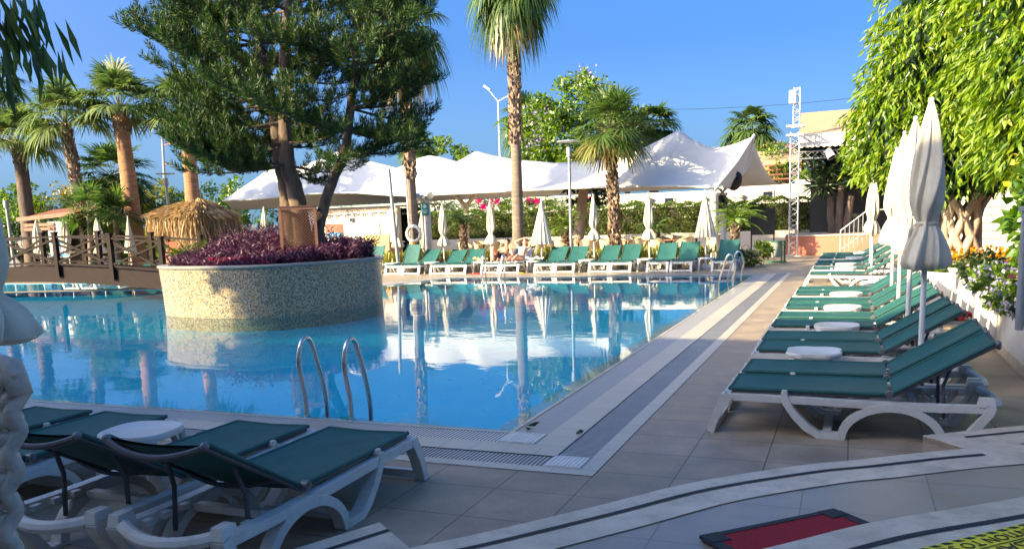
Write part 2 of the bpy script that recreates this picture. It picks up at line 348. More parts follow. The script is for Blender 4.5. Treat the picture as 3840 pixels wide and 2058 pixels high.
def cr(pts,n=8,closed=False):               # Catmull-Rom
    pts=[Vector(p) for p in pts]; m=len(pts); out=[]
    for i in range(m if closed else m-1):
        g=(lambda j:pts[j%m]) if closed else (lambda j:pts[max(0,min(m-1,j))])
        p0,p1,p2,p3=g(i-1),g(i),g(i+1),g(i+2)
        for k in range(n):
            t=k/n; out.append(.5*((2*p1)+(p2-p0)*t+(2*p0-5*p1+4*p2-p3)*t*t+(3*p1-p0-3*p2+p3)*t**3))
    if not closed: out.append(pts[-1])
    return out
def cap(s): return s[0].upper()+s[1:]
M['hotel']=mat('hotel_plaster',(.80,.72,.60),.85,0,.04,1)
# ---------------------------------------------------------------- light
EL,AZ=R_(25.5),math.atan2(.688,.723)       # travel azimuth from +Y towards +X
sund=Vector((math.sin(AZ)*math.cos(EL),math.cos(AZ)*math.cos(EL),-math.sin(EL)))
sun=bpy.data.lights.new('sun','SUN'); sun.energy=5.0; sun.angle=R_(.53); sun.color=(1,.83,.50)
so=bpy.data.objects.new('sun',sun); COL.objects.link(so); so.rotation_euler=sund.to_track_quat('-Z','Y').to_euler(); so.location=(-30,-30,40)
w=bpy.data.worlds.new('World'); scene.world=w; w.use_nodes=True; wn=w.node_tree; wn.nodes.clear()
sk=wn.nodes.new('ShaderNodeTexSky'); sk.sky_type='NISHITA'; sk.sun_disc=False; sk.sun_elevation=EL; sk.sun_rotation=math.atan2(-sund.x,-sund.y)
sk.air_density=.45; sk.dust_density=7; sk.ozone_density=3; sk.altitude=0
bg=wn.nodes.new('ShaderNodeBackground'); bg.inputs[1].default_value=.14; ow=wn.nodes.new('ShaderNodeOutputWorld')
vm=wn.nodes.new('ShaderNodeVectorMath'); vm.operation='MULTIPLY_ADD'; vm.inputs[1].default_value=(.7,.7,.7); tc=wn.nodes.new('ShaderNodeTexCoord'); sx=wn.nodes.new('ShaderNodeSeparateXYZ'); cr_=wn.nodes.new('ShaderNodeValToRGB'); wn.links.new(tc.outputs['Generated'],sx.inputs[0]); wn.links.new(sx.outputs[2],cr_.inputs[0]); e=cr_.color_ramp.elements; e[0].position=.0; e[0].color=(.4,.95,1.4,1); e[1].position=.19; e[1].color=(.0,.29,.95,1); wn.links.new(cr_.outputs[0],vm.inputs[2])
hs=wn.nodes.new('ShaderNodeHueSaturation'); hs.inputs['Saturation'].default_value=1.25; wn.links.new(sk.outputs[0],hs.inputs['Color']); wn.links.new(hs.outputs[0],vm.inputs[0]); wn.links.new(vm.outputs[0],bg.inputs[0]); wn.links.new(bg.outputs[0],ow.inputs[0])
vs=scene.view_settings; vs.view_transform='Standard'; vs.look='None'; vs.exposure=1.62; vs.gamma=1; vs.use_curve_mapping=False
scene.cycles.max_bounces=7; scene.cycles.transparent_max_bounces=10; scene.cycles.diffuse_bounces=3; scene.cycles.glossy_bounces=4
# ---------------------------------------------------------------- ground, pool, deck
def struct(o): o['kind']='structure'; return o
POOL=[(-2.62,6.06),(-2.62,23.0),(-11.25,23.0),(-12.05,19.75),(-19.3,19.45),(-24,18.25),(-33,15.5),(-33,6.06)]
STRIP=[1,1,1,0,0,0,0,1]                     # edge i: vertex i -> i+1 has the tiled gutters
WD=[.45,.45,.45,.45]
def offs(poly,d):
    n=len(poly); out=[]
    for i in range(n):
        dd=[d if not callable(d) else d(j) for j in((i-1)%n,i)]
        a,b,c=[Vector(poly[j%n]) for j in(i-1,i,i+1)]
        e1=(b-a).normalized(); e2=(c-b).normalized(); n1=Vector((-e1.y,e1.x)); n2=Vector((-e2.y,e2.x))
        det=n1.x*n2.y-n1.y*n2.x
        if abs(det)<1e-3: p=b+n1*dd[0]
        else:
            r1,r2=n1.dot(b)+dd[0],n2.dot(b)+dd[1]; p=Vector(((r1*n2.y-r2*n1.y)/det,(n1.x*r2-n2.x*r1)/det))
        out.append(p)
    return out
area=sum(POOL[i][0]*POOL[(i+1)%8][1]-POOL[(i+1)%8][0]*POOL[i][1] for i in range(8))
SG=-1 if area>0 else 1                      # outward offset sign
def ring(mb,d0,d1,z,edges):
    A=offs(POOL,SG*d0); B=offs(POOL,SG*d1); n=len(POOL)
    for i in edges:
        j=(i+1)%n; q=[A[i],A[j],B[j],B[i]]; e=(A[j]-A[i]).normalized(); nn=Vector((-e.y,e.x))
        uv=[((p-A[i]).dot(e),abs((p-A[i]).dot(nn))) for p in q]
        if SG>0: q=q[::-1]; uv=uv[::-1]
        P=[(p.x,p.y,z) for p in q]
        nrm=(Vector(P[1])-Vector(P[0])).cross(Vector(P[2])-Vector(P[0]))
        if nrm.z<0: P=P[::-1]; uv=uv[::-1]
        mb.quad(*P,uv=uv)
SE=[i for i in range(8) if STRIP[i]]+[2]; SE=sorted(set(SE)); LE=[3,4,5,6]
cmb=MB(); ring(cmb,0,.2,-.035,SE+[0][:0]); ring(cmb,0,.38,-.006+.012,LE); struct(cmb.build('pool_coping','copings',smooth=False))
b=MB(); ring(b,.2,.235,.004,SE); struct(b.build('pool_edge_lip','copings',smooth=False))
b=MB(); ring(b,.235,.515,.0,SE); struct(b.build('overflow_grate','grate',smooth=False))
b=MB(); ring(b,.515,.77,.004,SE); ring(b,1.02,1.14,.004,SE); struct(b.build('border_tiles','strip',smooth=False))
b=MB(); ring(b,.77,1.02,.0,SE); struct(b.build('inner_drain_grate','grate2',smooth=False))
b=MB(); ring(b,.2,1.25,-.008,SE); struct(b.build('gutter_bed','stone',smooth=False))
# basin
A=offs(POOL,0.0); b=MB()
DP=-.27
for i in range(8):
    p,q=A[i],A[(i+1)%8]; L=(q-p).length; b.quad((p.x,p.y,-.14),(q.x,q.y,-.14),(q.x,q.y,DP),(p.x,p.y,DP),uv=[(0,0),(L,0),(L,.9),(0,.9)])
t=geometry.tessellate_polygon([[Vector((p.x,p.y,0)) for p in A]])
for q in t: b.quad(*[(A[i].x,A[i].y,DP) for i in q],uv=[(A[i].x,A[i].y) for i in q])
struct(b.build('pool_basin','pooltile',smooth=False))
b=MB()
for i in range(8):
    p,q=A[i],A[(i+1)%8]; L=(q-p).length; b.quad((p.x,p.y,-.035),(q.x,q.y,-.035),(q.x,q.y,-.14),(p.x,p.y,-.14),uv=[(0,0),(L,0),(L,.1),(0,.1)])
struct(b.build('pool_rim_tiles','navy',smooth=False))
O2=offs(POOL,lambda j:SG*(.2 if j in SE else .0)); b=MB(); b.prism([(p.x,p.y) for p in O2],-.3,-.006,sides=False); struct(b.build('pool_water','water',smooth=False))
# second pool beyond the bridge
P2=[(-21.3,19.75),(-21.9,22.0),(-48,22.0),(-48,13.2),(-33.5,16.3),(-24,18.95)]
b=MB(); b.prism(P2,-1,-.008,sides=False); struct(b.build('second_pool_water','water',smooth=False))
b=MB(); b.prism(P2,-1,-.5,sides=False)
for i in range(len(P2)):
    p,q=P2[i],P2[(i+1)%len(P2)]; b.quad((*p,0),(*q,0),(*q,-.5),(*p,-.5))
o=struct(b.build('second_pool_basin','pooltile',smooth=False))
def sheet(name,outer,holes,z,mt):
    loops=[[Vector((p[0],p[1],0)) for p in l] for l in [outer]+holes]; flat=[p for l in loops for p in l]
    b=MB(); b.v=[(p.x,p.y,z) for p in flat]
    for t in geometry.tessellate_polygon(loops):
        t=list(t); a,c,d=[flat[i] for i in t]
        if (c-a).cross(d-a).z<0: t=t[::-1]
        b.f.append(tuple(t))
    return struct(b.build(name,mt,smooth=False))
HOLE=offs(POOL,lambda j:SG*(1.135 if j in SE else .38))
sheet('pool_deck',[(-70,-12),(30,-12),(30,60),(-70,60)],[[(p.x,p.y) for p in HOLE],P2],0,'deck')
sheet('ground',[(-1500,-1500),(1500,-1500),(1500,1500),(-1500,1500)],[[(-69,-11),(29,-11),(29,59),(-69,59)]],-.03,'ground')
# white corner panels of the two gutters
b=MB()
def panel(x0,x1,y0,y1,z):
    b.box(((x0+x1)/2,(y0+y1)/2,z-.01),(x1-x0,y1-y0,.02))
    n=9
    for i in range(n): b.box((x0+(x1-x0)*(i+.5)/n,(y0+y1)/2,z+.003),((x1-x0)/n*.8,(y1-y0)*.97,.006))
panel(-2.385,-2.105,5.545,5.825,.006); panel(-1.85,-1.6,5.04,5.29,.006)
struct(b.build('white_gutter_corner','white',smooth=False))
# ---------------------------------------------------------------- terrace steps in the foreground
def clean(l): return [(p.x,p.y) for p in l]
e1=[G(735,1381,.15),G(955,1313,.15),G(1030,1377,.15)]
s1=cr([G(1030,1377,.15),G(1210,1340,.15),G(1500,1272,.15),W(0,0,1)*0+G(2600/DS,(1150+1000/1.521)/DS,.15),G((2600+600/1.521)/DS,(1150+905/1.521)/DS,.15),G((2600+930/1.521)/DS,(1150+872/1.521)/DS,.15),G((2600+1310/1.521)/DS,(1150+830/1.521)/DS,.15),G((2600+1560/1.521)/DS,(1150+808/1.521)/DS,.15)],6)
e2=[G((2600+1310/1.521)/DS,(1150+732/1.521)/DS,.15),G((2600+1886/1.521)/DS,(1150+675/1.521)/DS,.15)]
d2=(e2[1]-e2[0]).normalized(); e2.append(e2[1]+d2*1.6)
left=[Vector((-3.1,1.25,0)),e1[0]+ (e1[0]-e1[1])*.9]
out1=[*left,e1[0],e1[1],*s1,*e2]
poly1=[(p.x,p.y) for p in out1]+[(3.2,-1.5),(-3.1,-1.5)]
b=MB(); b.prism(poly1,.0,.145); struct(b.build('terrace_step_lower','platform',smooth=False))
def noseband(line,z,w,name,mt,lift,inset=0,close=None):
    # flat band along an open line, lying inside (to the right of the travel direction)
    pts=[Vector((p.x,p.y)) for p in line]; I=[];O=[]
    for i,p in enumerate(pts):
        a=(pts[i]-pts[i-1]).normalized() if i>0 else None; c=(pts[i+1]-pts[i]).normalized() if i<len(pts)-1 else None
        a=a or c; c=c or a; t=(a+c).normalized(); n=Vector((t.y,-t.x)); k=1/max(.45,n.dot(Vector((a.y,-a.x))))
        O.append(p+n*inset*k); I.append(p+n*(inset+w)*k)
    b=MB(); P=[[(q.x,q.y,z+lift) for q in O],[(q.x,q.y,z+lift) for q in I]]; b.grid(P)
    if inset==0: b.grid([[(q.x,q.y,z-.04) for q in O],[(q.x,q.y,z+lift) for q in O]])
    return b
b=noseband(out1[1:],.145,.36,'','',.006); struct(b.build('lower_step_nosing','stone',smooth=False))
b=noseband([e1[0]+(e1[0]-e1[1])*.9,e1[0],e1[0]+(e1[1]-e1[0])*.93],.145,.03,'','',.010,.115); b2=noseband(s1[1:],.145,.034,'','',.010,.13); b3=noseband([e2[0]+d2*.2,*e2[1:]],.145,.03,'','',.010,.12)
for q in(b2,b3):
    k=len(b.v); b.v+=q.v; b.f+=[tuple(i+k for i in f) for f in q.f]
struct(b.build('lower_step_grip_strip','rubber',smooth=False))
def SP(a,z): return G((2600+a[0]/1.521)/DS,(1150+a[1]/1.521)/DS,z)
s2=cr([SP((-900,1640),.3),SP((-250,1500),.3),SP((380,1381),.3),SP((1000,1230),.3),SP((1540,1140),.3),SP((1886,1080),.3),SP((2400,980),.3)],6)
poly2=[(p.x,p.y) for p in s2]+[(3.1,-1.4),(-2.2,-1.4)]
b=MB(); b.prism(poly2,.146,.293); struct(b.build('terrace_step_upper','platform',smooth=False))
b=noseband(s2,.293,.30,'','',.007); struct(b.build('upper_step_nosing','stone',smooth=False))
b=noseband(s2,.293,.034,'','',.011,.17); struct(b.build('upper_step_grip_strip','rubber',smooth=False))
# ---------------------------------------------------------------- yellow floor sticker
q0,q1=SP((1300,1381),.3),SP((1886,1240),.3); ex=(q1-q0); ex.z=0; ex.normalize(); ey=Vector((ex.y,-ex.x,0))
O=q0-ex*.22+ey*.0; O.z=.306
st=thing('floor_sticker','yellow floor sticker with black lettering on the top step','sticker',O,math.atan2(ex.y,ex.x))
b=MB(); b.quad((0,0,0),(1.1,0,0),(1.1,-.30,0),(0,-.30,0)); b.f=[f[::-1] for f in b.f]; b.build('backing','yellowsign',st,False)
b=MB()
for i in range(18):
    x=.0+i*.062; b.quad((x,-.006,.002),(x+.035,-.006,.002),(x+.055,-.026,.002),(x+.02,-.026,.002))
b.quad((0,-.108,.002),(1.1,-.108,.002),(1.1,-.114,.002),(0,-.114,.002)); b.f=[f[::-1] for f in b.f]; b.build('stripes','black',st,False)
def text(s,size,loc,rot,mt,parent,name='lettering',align='LEFT',ext=.0005):
    c=bpy.data.curves.new(name,'FONT'); c.body=s; c.size=size; c.extrude=ext; c.align_x=align; c.resolution_u=3
    o=bpy.data.objects.new(name,c); COL.objects.link(o); dg=bpy.context.evaluated_depsgraph_get(); dg.update()
    me=bpy.data.meshes.new_from_object(o.evaluated_get(dg)); bpy.data.objects.remove(o); me.materials.clear(); me.materials.append(M[mt])
    q=obj(name,me,parent); q.location=loc; q.rotation_euler=rot; return q
text('ATTENTION TO SOCIAL',.075,(.905,-.042,.003),(0,0,PI),'black',st)
text('SOSYAL MESAFE',.10,(1.1,-.125,.003),(0,0,PI),'black',st)
# red door mat
ma=[G((2600+a[0]/1.521)/DS,(1150+a[1]/1.521)/DS,.16) for a in((35,1310),(800,1155))]
mx=(ma[1]-ma[0]); ML=mx.length; mx.normalize(); my=Vector((mx.y,-mx.x,0))
mt_=thing('door_mat','red loop pile mat with black rubber border on the lower step','mat',(ma[0].x,ma[0].y,.152),math.atan2(mx.y,mx.x))
b=MB(); bw=.035
for c,d in(((ML/2,-bw/2,.007),(ML,bw,.014)),((ML/2,-.47+bw/2,.007),(ML,bw,.014)),((bw/2,-.235,.007),(bw*1.6,.402,.014)),((ML-bw/2,-.235,.007),(bw*1.6,.402,.014))): b.box(c,d)
for x,y in((.05,-.05),(ML-.05,-.05),(.05,-.42),(ML-.05,-.42)): b.box((x,y,.0075),(.1,.1,.017))
b.build('rubber_border','rubber',mt_,False)
b=MB(); b.box((ML/2,-.235,.0055),(ML-.07,.41,.011)); b.build('pile','carpet',mt_,False)
# ---------------------------------------------------------------- sun loungers (local: x from foot end to head end)
def arc(cx,cz,rx,rz,a0,a1,n): return [(cx+rx*math.cos(R_(a0+(a1-a0)*i/n)),cz+rz*math.sin(R_(a0+(a1-a0)*i/n))) for i in range(n+1)]
def frame_mesh():
    b=MB()
    for s in(-1,1):
        o0,o1=(.265,.33) if s>0 else (-.33,-.265); e=.004
        b.ribbon([(.10,.275),(.5,.272),(1.0,.262),(1.5,.256),(1.80,.262),(1.88,.268)],[.05,.052,.052,.052,.052,.05],o0,o1)
        b.ribbon([(.02,0),(.04,.07),(.075,.16),(.115,.235),(.155,.29)],[.055,.055,.06,.07,.075],o0-e,o1+e)
        b.ribbon([(.54,.325),(.56,.25),(.62,.16),(.70,.075),(.78,.022),(.93,.022)],[.035,.055,.055,.055,.05,.044],o0-e*1.5,o1+e*1.5)
        b.ribbon([(.915,.005)]+arc(1.26,.0,.325,.245,176,4,16)+[(1.59,0)],.054,o0-e,o1+e)
        b.ribbon([(1.58,0),(1.68,.0),(1.77,.12),(1.85,.24),(1.865,.285)],[.045,.05,.055,.06,.06],o0-e*2,o1+e*2)
        b.box((1.835,s*.297,.31),(.11,.075,.06),taper=.8)
        b.box((.545,s*.297,.325),(.05,.05,.03),taper=.7)
    b.box((.135,0,.268),(.055,.54,.06)); b.box((.045,0,.042),(.04,.56,.05)); b.box((.84,0,.035),(.06,.54,.035)); b.box((.9,0,.235),(.05,.54,.04)); b.box((1.4,0,.23),(.05,.54,.04))
    pts=[(1.855+.075*(1-(y/.27)**2),y,.285-.03*(1-(y/.27)**2)) for y in np.linspace(-.27,.27,11)]
    b.tube(pts,.034,8)
    for s in(-1,1):
        for x in(1.5,1.62,1.74): b.box((x,s*.245,.262),(.05,.04,.03))
    return b
def sling(mb,p0,p1,half,sag,n=10,th=.012):
    # fabric between two ends (x,z), sagging across its width
    (x0,z0),(x1,z1)=p0,p1; d=Vector((x1-x0,z1-z0)); nn=Vector((-d.y,d.x)).normalized()
    rows=[[],[]]
    for side in(0,1):
        R=[]
        for i in range(7):
            t=i/6; R.append([])
            for k in range(n+1):
                y=-half+2*half*k/n; c=sag*(1-(y/half)**2)*(.55+.45*math.sin(PI*t)); q=Vector((x0,z0))+d*t-nn*(c+side*th)
                R[-1].append((q.x,y,q.y))
        mb.grid(R if side==0 else [r[::-1] for r in R])
    return mb
SEAT=MB(); sling(SEAT,(.16,.338),(1.24,.338),.285,.018)
for s in(-1,1): SEAT.tube([(.15,s*.285,.333),(1.25,s*.285,.333)],.0135,8)
SEAT.tube([(.155,-.285,.333),(.15,0,.322),(.155,.285,.333)],.0135,8)
FRAME=frame_mesh().mesh('lounger_frame','white'); SEATM=SEAT.mesh('seat_sling','sling')
seatrail=MB()
for s in(-1,1): seatrail.tube([(.17,s*.278,.314),(1.24,s*.278,.314)],.011,6)
seatrail.box((.35,0,.312),(.03,.54,.016)); seatrail.box((1.1,0,.305),(.03,.54,.02))
SRAIL=seatrail.mesh('seat_rail','darktube')
HING=MB(); HING.tube([(1.24,.29,.338),(1.24,.325,.338)],.026,12); HING.tube([(1.24,.288,.338),(1.24,.33,.338)],.011,8); HINGEM=HING.mesh('hinge','hinge')
backs={}
def backmesh(ang):
    if ang in backs: return backs[ang]
    a=R_(ang); L=.72; x1,z1=1.25+L*math.cos(a),.338+L*math.sin(a); b=MB(); sling(b,(1.255,.338),(x1,z1),.28,.03)
    for s in(-1,1): b.tube([(1.255,s*.283,.337),(x1,s*.283,z1)],.0135,8)
    A=b.mesh('backrest','sling'); d=Vector((math.cos(a),0,math.sin(a))); nn=Vector((-math.sin(a),0,math.cos(a)))
    t=MB(); e=Vector((x1,0,z1))
    for s in(-1,1):
        t.tube([Vector((1.25,s*.277,.338))-nn*.02,e+Vector((0,s*.277,0))-nn*.02+d*.01],.0125,8)
    t.tube([e+Vector((0,y,0))-nn*(.02+.062*(1-(y/.277)**2))+d*.012 for y in np.linspace(-.277,.277,11)],.016,8)
    q=Vector((1.25,0,.338))+d*.2; t.tube([q+Vector((0,y,0))-nn*(.025+.05*(1-(y/.277)**2)) for y in np.linspace(-.277,.277,9)],.012,6)
    B=t.mesh('back_tube','darktube'); k=MB()
    k.sphere(tuple(e+Vector((0,.28,0))-nn*.012+d*.012),.021,10,6); K=k.mesh('end_cap','hinge')
    p=MB(); f=Vector((1.25,0,.338))+d*.43-nn*.02
    p.tube([f+Vector((0,.2,0)),f*.5+Vector((1.47,0,.25))*.5+Vector((.03,.215,0)),Vector((1.52+.1*math.cos(a*1.5),.225,.17))],.0125,6)
    backs[ang]=(A,B,K,p.mesh('prop_strut','darktube')); return backs[ang]
def lounger(label,loc,rz,group,ang=31,full=True):
    t=thing('sun_lounger',label,'sun lounger',loc,rz,group); A,B,K,Pm=backmesh(ang)
    obj('frame',FRAME,t); s=obj('seat_sling',SEATM,t); obj('seat_rail',SRAIL,s); k=obj('backrest',A,t); obj('back_tube',B,k); q=[obj('end_cap',K,k) for _ in(0,1)]; q[1].scale=(1,-1,1); q=[obj('prop_strut',Pm,t) for _ in(0,1)]; q[1].scale=(1,-1,1)
    h=obj('hinge',HINGEM,t); h2=obj('hinge',HINGEM,t); h2.scale=(1,-1,1)
    return t
def table_protos():
    out=[]
    for kind in(0,1):
        t=thing('side_table','white plastic side table','side table'); b=MB(); n=40
        def rad(a):
            c,s=abs(math.cos(a)),abs(math.sin(a)); q=(c**4.5+s**4.5)**(-1/4.5); return .225*q*(1-.03*math.cos(8*a)) if kind==0 else .24*(1-.05*math.cos(4*a))
        for prof in([(1.0,.345),(1.03,.37),(1.0,.388),(.93,.389),(.90,.384),(.01,.384)],):
            b.lathe(prof,(0,0,0),n,lambda r,z,a:r*rad(a))
        b.lathe([(.94,.372),(.01,.372)],(0,0,0),n,lambda r,z,a:r*rad(a))
        b.build('tabletop','white',t)
        for i in range(4):
            a=PI/4+i*PI/2; l=MB(); c,s=math.cos(a),math.sin(a)
            l.bar((c*.235,s*.235,.372),(c*.285,s*.285,0),.075,.03,up=(0,0,1)); l.build('leg','white',t)
        out.append(t)
    return out
TAB=table_protos(); tabused=[False,False]
def table(label,loc,rz,group,kind=0):
    if not tabused[kind]:
        tabused[kind]=True; t=TAB[kind]; t.location=loc; t.rotation_euler=(0,0,rz); t['label']=label; t['group']=group; return t
    return inst(TAB[kind],loc,rz,label,group)
GR='sun loungers in the right-hand row'
RY=[6.26,6.99,8.17,8.89,10.01,10.83,11.97,12.78,14.03,14.79,18.74,20.55,22.2,23.4,25.36,26.35,27.9]
ORD=['nearest','second','third','fourth','fifth','sixth','seventh','eighth','ninth','tenth','eleventh','twelfth','thirteenth','fourteenth','fifteenth','sixteenth','farthest']
EXT=['in full shade beside the stone step','between the nearest one and a square white table','in shade just beyond a square white table','before the oval white table','in shade behind the oval table','half caught by the shadow edge','first in full sun','in sun before a white table','in sun beyond the second umbrella gap','last before a wide gap','its white side frame visible past the gap','beyond the wide gap','in the sunny far part','next to a white table far down','near the red stage','in shade at the far end','dark at the far end by the steps']
for i,y in enumerate(RY):
    lounger('%s green lounger of the right-hand row, %s'%(cap(ORD[i]),EXT[i]),(-.955+random.uniform(-.02,.02),y+.297,0),random.uniform(-.01,.01),GR,31 if i<15 else 30)
GT='white tables in the right-hand row'
for k,(x,y,kind,l) in enumerate([(-.28,7.86,0,'Square white table between the second and third right-hand loungers'),(-.12,9.74,1,'Oval white table in shade between right-hand loungers'),(-.08,11.69,1,'White table at the shadow edge between right-hand loungers'),(-.05,13.66,1,'Sunlit white table by the fourth right-hand umbrella'),(-.1,20.0,1,'White table just beyond the wide gap in the right-hand row'),(-.1,21.6,1,'White table second beyond the gap in the right-hand row'),(.1,24.55,1,'White table far down the right-hand row in sun'),(.3,27.3,1,'White table at the shaded far end of the right-hand row')]):
    table(l,(x,y,0),.0,GT,kind)
# foreground group, facing the pool edge (+Y)
GF='sun loungers in the left foreground'
for x,l in((-2.815,'Front green lounger at bottom left, backrest towards the camera'),(-3.555,'Second green lounger at bottom left, behind the front one'),(-4.755,'Third foreground lounger, past the white side table at left'),(-5.475,'Leftmost foreground lounger seen behind the wicker chair')):
    lounger(l,(x,4.60,0),-PI/2,GF,31)
table('Round white table between the foreground loungers at left',(-4.17,3.93,0),.2,'white tables in the left foreground',1)
# far row, facing the camera: front feet towards -Y
GFAR='sun loungers along the far pool edge'
sp=[]
for x0,x1 in((100,218),(238,362),(460,585),(603,730)): sp.append((1400+x0/2.124,1400+x1/2.124))
for x0,x1 in((1475,1670),(1700,1905)): sp.append((1350+x0/3.22,1350+x1/3.22))
for x0,x1 in((222,368),(388,530),(658,808),(832,980)): sp.append((1900+x0/2.124,1900+x1/2.124))
for x0,x1 in((168,318),(352,510),(680,845)): sp.append((2350+x0/2.124,2350+x1/2.124))
FARX=[]
FL=['Steep-backed far lounger just right of the mosaic planter','Far lounger left of the lifebuoy with raised back','Far lounger under the first thin umbrella right of the lifebuoy','Far lounger left of the sunbathing man','Far lounger carrying the sunbathing man','Far lounger with a white towel under the sunbathing woman','Far lounger right of the towel-covered table','Far lounger below the grey lamp post','Far lounger left of the scaly palm trunk','Far lounger right of the scaly palm trunk','Far lounger half shaded beside a white table','Far lounger in full shade left of the last table','Last far lounger at right beside the pool ladder']
FA=[58,38,35,36,33,42,38,38,38,40,42,44,48]
FA[0]=62
for i,(a,c) in enumerate(sp):
    xc=G((a+c)/2/DS,(1020 if i>5 else 1030)/DS,0).x*24.95/G((a+c)/2/DS,(1020 if i>5 else 1030)/DS,0).y
    FARX.append(xc); lounger(FL[i],(xc,24.9,0),PI/2+random.uniform(-.02,.02),GFAR,FA[i])
lounger('Far lounger partly hidden behind the right end of the planter',(FARX[0]-1.45,24.9,0),PI/2,GFAR,60)
GFT='white tables along the far pool edge'
def fx(xfull,y=1022): g=G(xfull/DS,y/DS); return g.x*25.4/g.y
for xf,l in((1350+375/3.22,'White table between planter and steep-backed far lounger'),(1350+850/3.22,'White table under the first thin far umbrella'),(1350+1440/3.22,'White table left of the sunbathing man with things on it'),(1350+2090/3.22,'White table with a crumpled white towel on it'),(1900+630/2.124,'White table under the umbrella left of the scaly palm'),(2350+140/2.124,'White table under the fifth thin far umbrella'),(2350+630/2.124,'White table under the far right umbrella')):
    table(l,(fx(xf),25.55,0),.0,GFT,0)
# ---------------------------------------------------------------- closed umbrellas
def canopy(tip,tie,bot,rmax,rtie,rbot,seed,folds=8,cone=False,mt='canvas',n=144):
    rg=random.Random(seed); ph=[rg.uniform(0,6.28) for _ in range(6)]; b=MB(); prof=[]; m=40
    for i in range(m+1):
        t=i/m; z=tip+(bot-tip)*t
        if cone: r=.015+(rbot-.015)*t**1.02
        else:
            tt=(tip-tie)/(tip-bot)
            if t<tt:
                u=t/tt; r=.018+(rmax-.018)*math.sin(min(1,u*1.25)*PI/2)**.9 if u<.8 else rmax+(rtie-rmax)*((u-.8)/.2)**1.6
            else:
                u=(t-tt)/(1-tt); r=rtie+(rbot-rtie)*math.sin(u*PI/2)**.8*(1 if u<.85 else 1-.35*((u-.85)/.15)**2)
        prof.append((r,z))
    def fn(r,z,a):
        t=(tip-z)/(tip-bot)
        if cone:
            q=.5-abs(math.sin(folds/2*a+ph[0]))**.8; return max(.008,r*(1+.16*q*min(1,t*3)))
        f=((folds*a/(2*PI)+ph[0]+1.1*t+.25*math.sin(5*t+ph[1])+.3*math.sin(a+ph[5]))%1.0); q=(f**1.5)*(1 if f<.8 else ((1-f)/.2)**.8)-.34
        k=.30+.22*min(1,t*1.5)
        s=math.sin(a*2+ph[2]+3.5*t)*.10+math.sin(a*11+ph[3]+9*t)*.03+math.sin(a*3+ph[4]+7*t)*.06
        return max(.008,r*(1+k*q+s))
    b.lathe(prof,(0,0,0),n,fn)
    return b
def umbrella(label,loc,tip,tie,bot,rmax=.13,rtie=.06,rbot=.19,seed=1,group=None,cone=False,mt='canvas',tilt=0,base=True):
    t=thing('closed_umbrella',label,'umbrella',loc,0,group); t.rotation_euler=(0,tilt,seed)
    b=MB(); b.tube([(0,0,0),(0,0,tip-.02)],.024,10); b.build('pole','pole',t)
    b=MB(); b.sphere((0,0,tip+.015),.026,8,6); b.build('finial','pole',t)
    c=canopy(tip,tie,bot,rmax,rtie,rbot,seed,8 if not cone else 16,cone,mt).build('canopy',mt,t,ang=60)
    if not cone:
        s=MB(); s.lathe([(rtie*1.25,tie-.018),(rtie*1.36,tie),(rtie*1.25,tie+.018)],(0,0,0),20); s.tube([(rtie*1.2,0,tie),(rtie*1.9,.02,tie-.05),(rtie*2.0,.03,tie-.13)],.010,5); s.build('strap','canvas',c)
    if base:
        s=MB(); s.lathe([(.24,0),(.24,.05),(.2,.075),(.05,.085),(.04,.3),(.03,.3)],(0,0,0),24); s.build('base','white',t)
    return t
GU='closed umbrellas along the right-hand row'
for i,(y,tip,l) in enumerate([(7.87,2.46,'Nearest closed cream umbrella on the right, its skirt in shade'),(9.75,2.50,'Second closed umbrella on the right, just behind the nearest'),(11.7,2.52,'Third closed umbrella on the right, loose skirt in sun'),(13.7,2.46,'Fourth closed umbrella on the right, mostly hidden'),(20.0,2.33,'Small closed umbrella on the right by the stage steps'),(21.65,2.36,'Far closed umbrella behind the small one by the stage steps')]):
    umbrella(l,(.58 if i<4 else .43,y,0),tip,tip-(.98 if i<4 else .95),tip-(1.36 if i<4 else 1.24),.13 if i<4 else .12,.065 if i<4 else .055,.18 if i<4 else .16,seed=i+3,group=GU)
GUF='closed umbrellas along the far pool edge'
UX=[]
def ux(px,py,Y=26.6): return W(px,py,Y)
for i,(bx,by,ty,l,cone) in enumerate([(1002,600,520,'Closed cream umbrella left of the lifebuoy',0),(1115,600,514,'Closed cream umbrella right of the teal-signed column',0),(1234,600,507,'Closed cream umbrella rising above the sunbathing man',0),(1361,600,505,'Half-open beige striped umbrella right of the sunbathing woman',1),(1494,600,491,'Slim closed umbrella left of the scaly palm trunk',0),(1634,600,487,'Slim closed umbrella behind the half-shaded lounger',0),(1776,600,480,'Half-open grey white umbrella before the round white column',1)]):
    p=W(bx,by,26.6); tp=W(bx-4,ty,26.6).z
    if cone: umbrella(l,(p.x,26.6,0),tp,0,tp-1.42,rbot=.36 if i==3 else .33,seed=i+20,group=GUF,cone=True,mt='striped' if i==3 else 'canvas',tilt=-.02)
    else: umbrella(l,(p.x,26.6,0),tp,tp-1.1,tp-1.45,.125,.055,.2,seed=i+20,group=GUF,tilt=-.03 if i<2 else -.012)
for i,(px,py,Y,l) in enumerate([(601,565,25.5,'Closed umbrella just right of the thatched hut'),(657,523,25.5,'Closed umbrella left of the lattice box')]):
    p=W(px,py,Y); umbrella(l,(p.x,Y,0),p.z,p.z-1.3,p.z-1.55,.14,.07,.2,seed=40+i,group='closed umbrellas behind the planter',tilt=-.04)
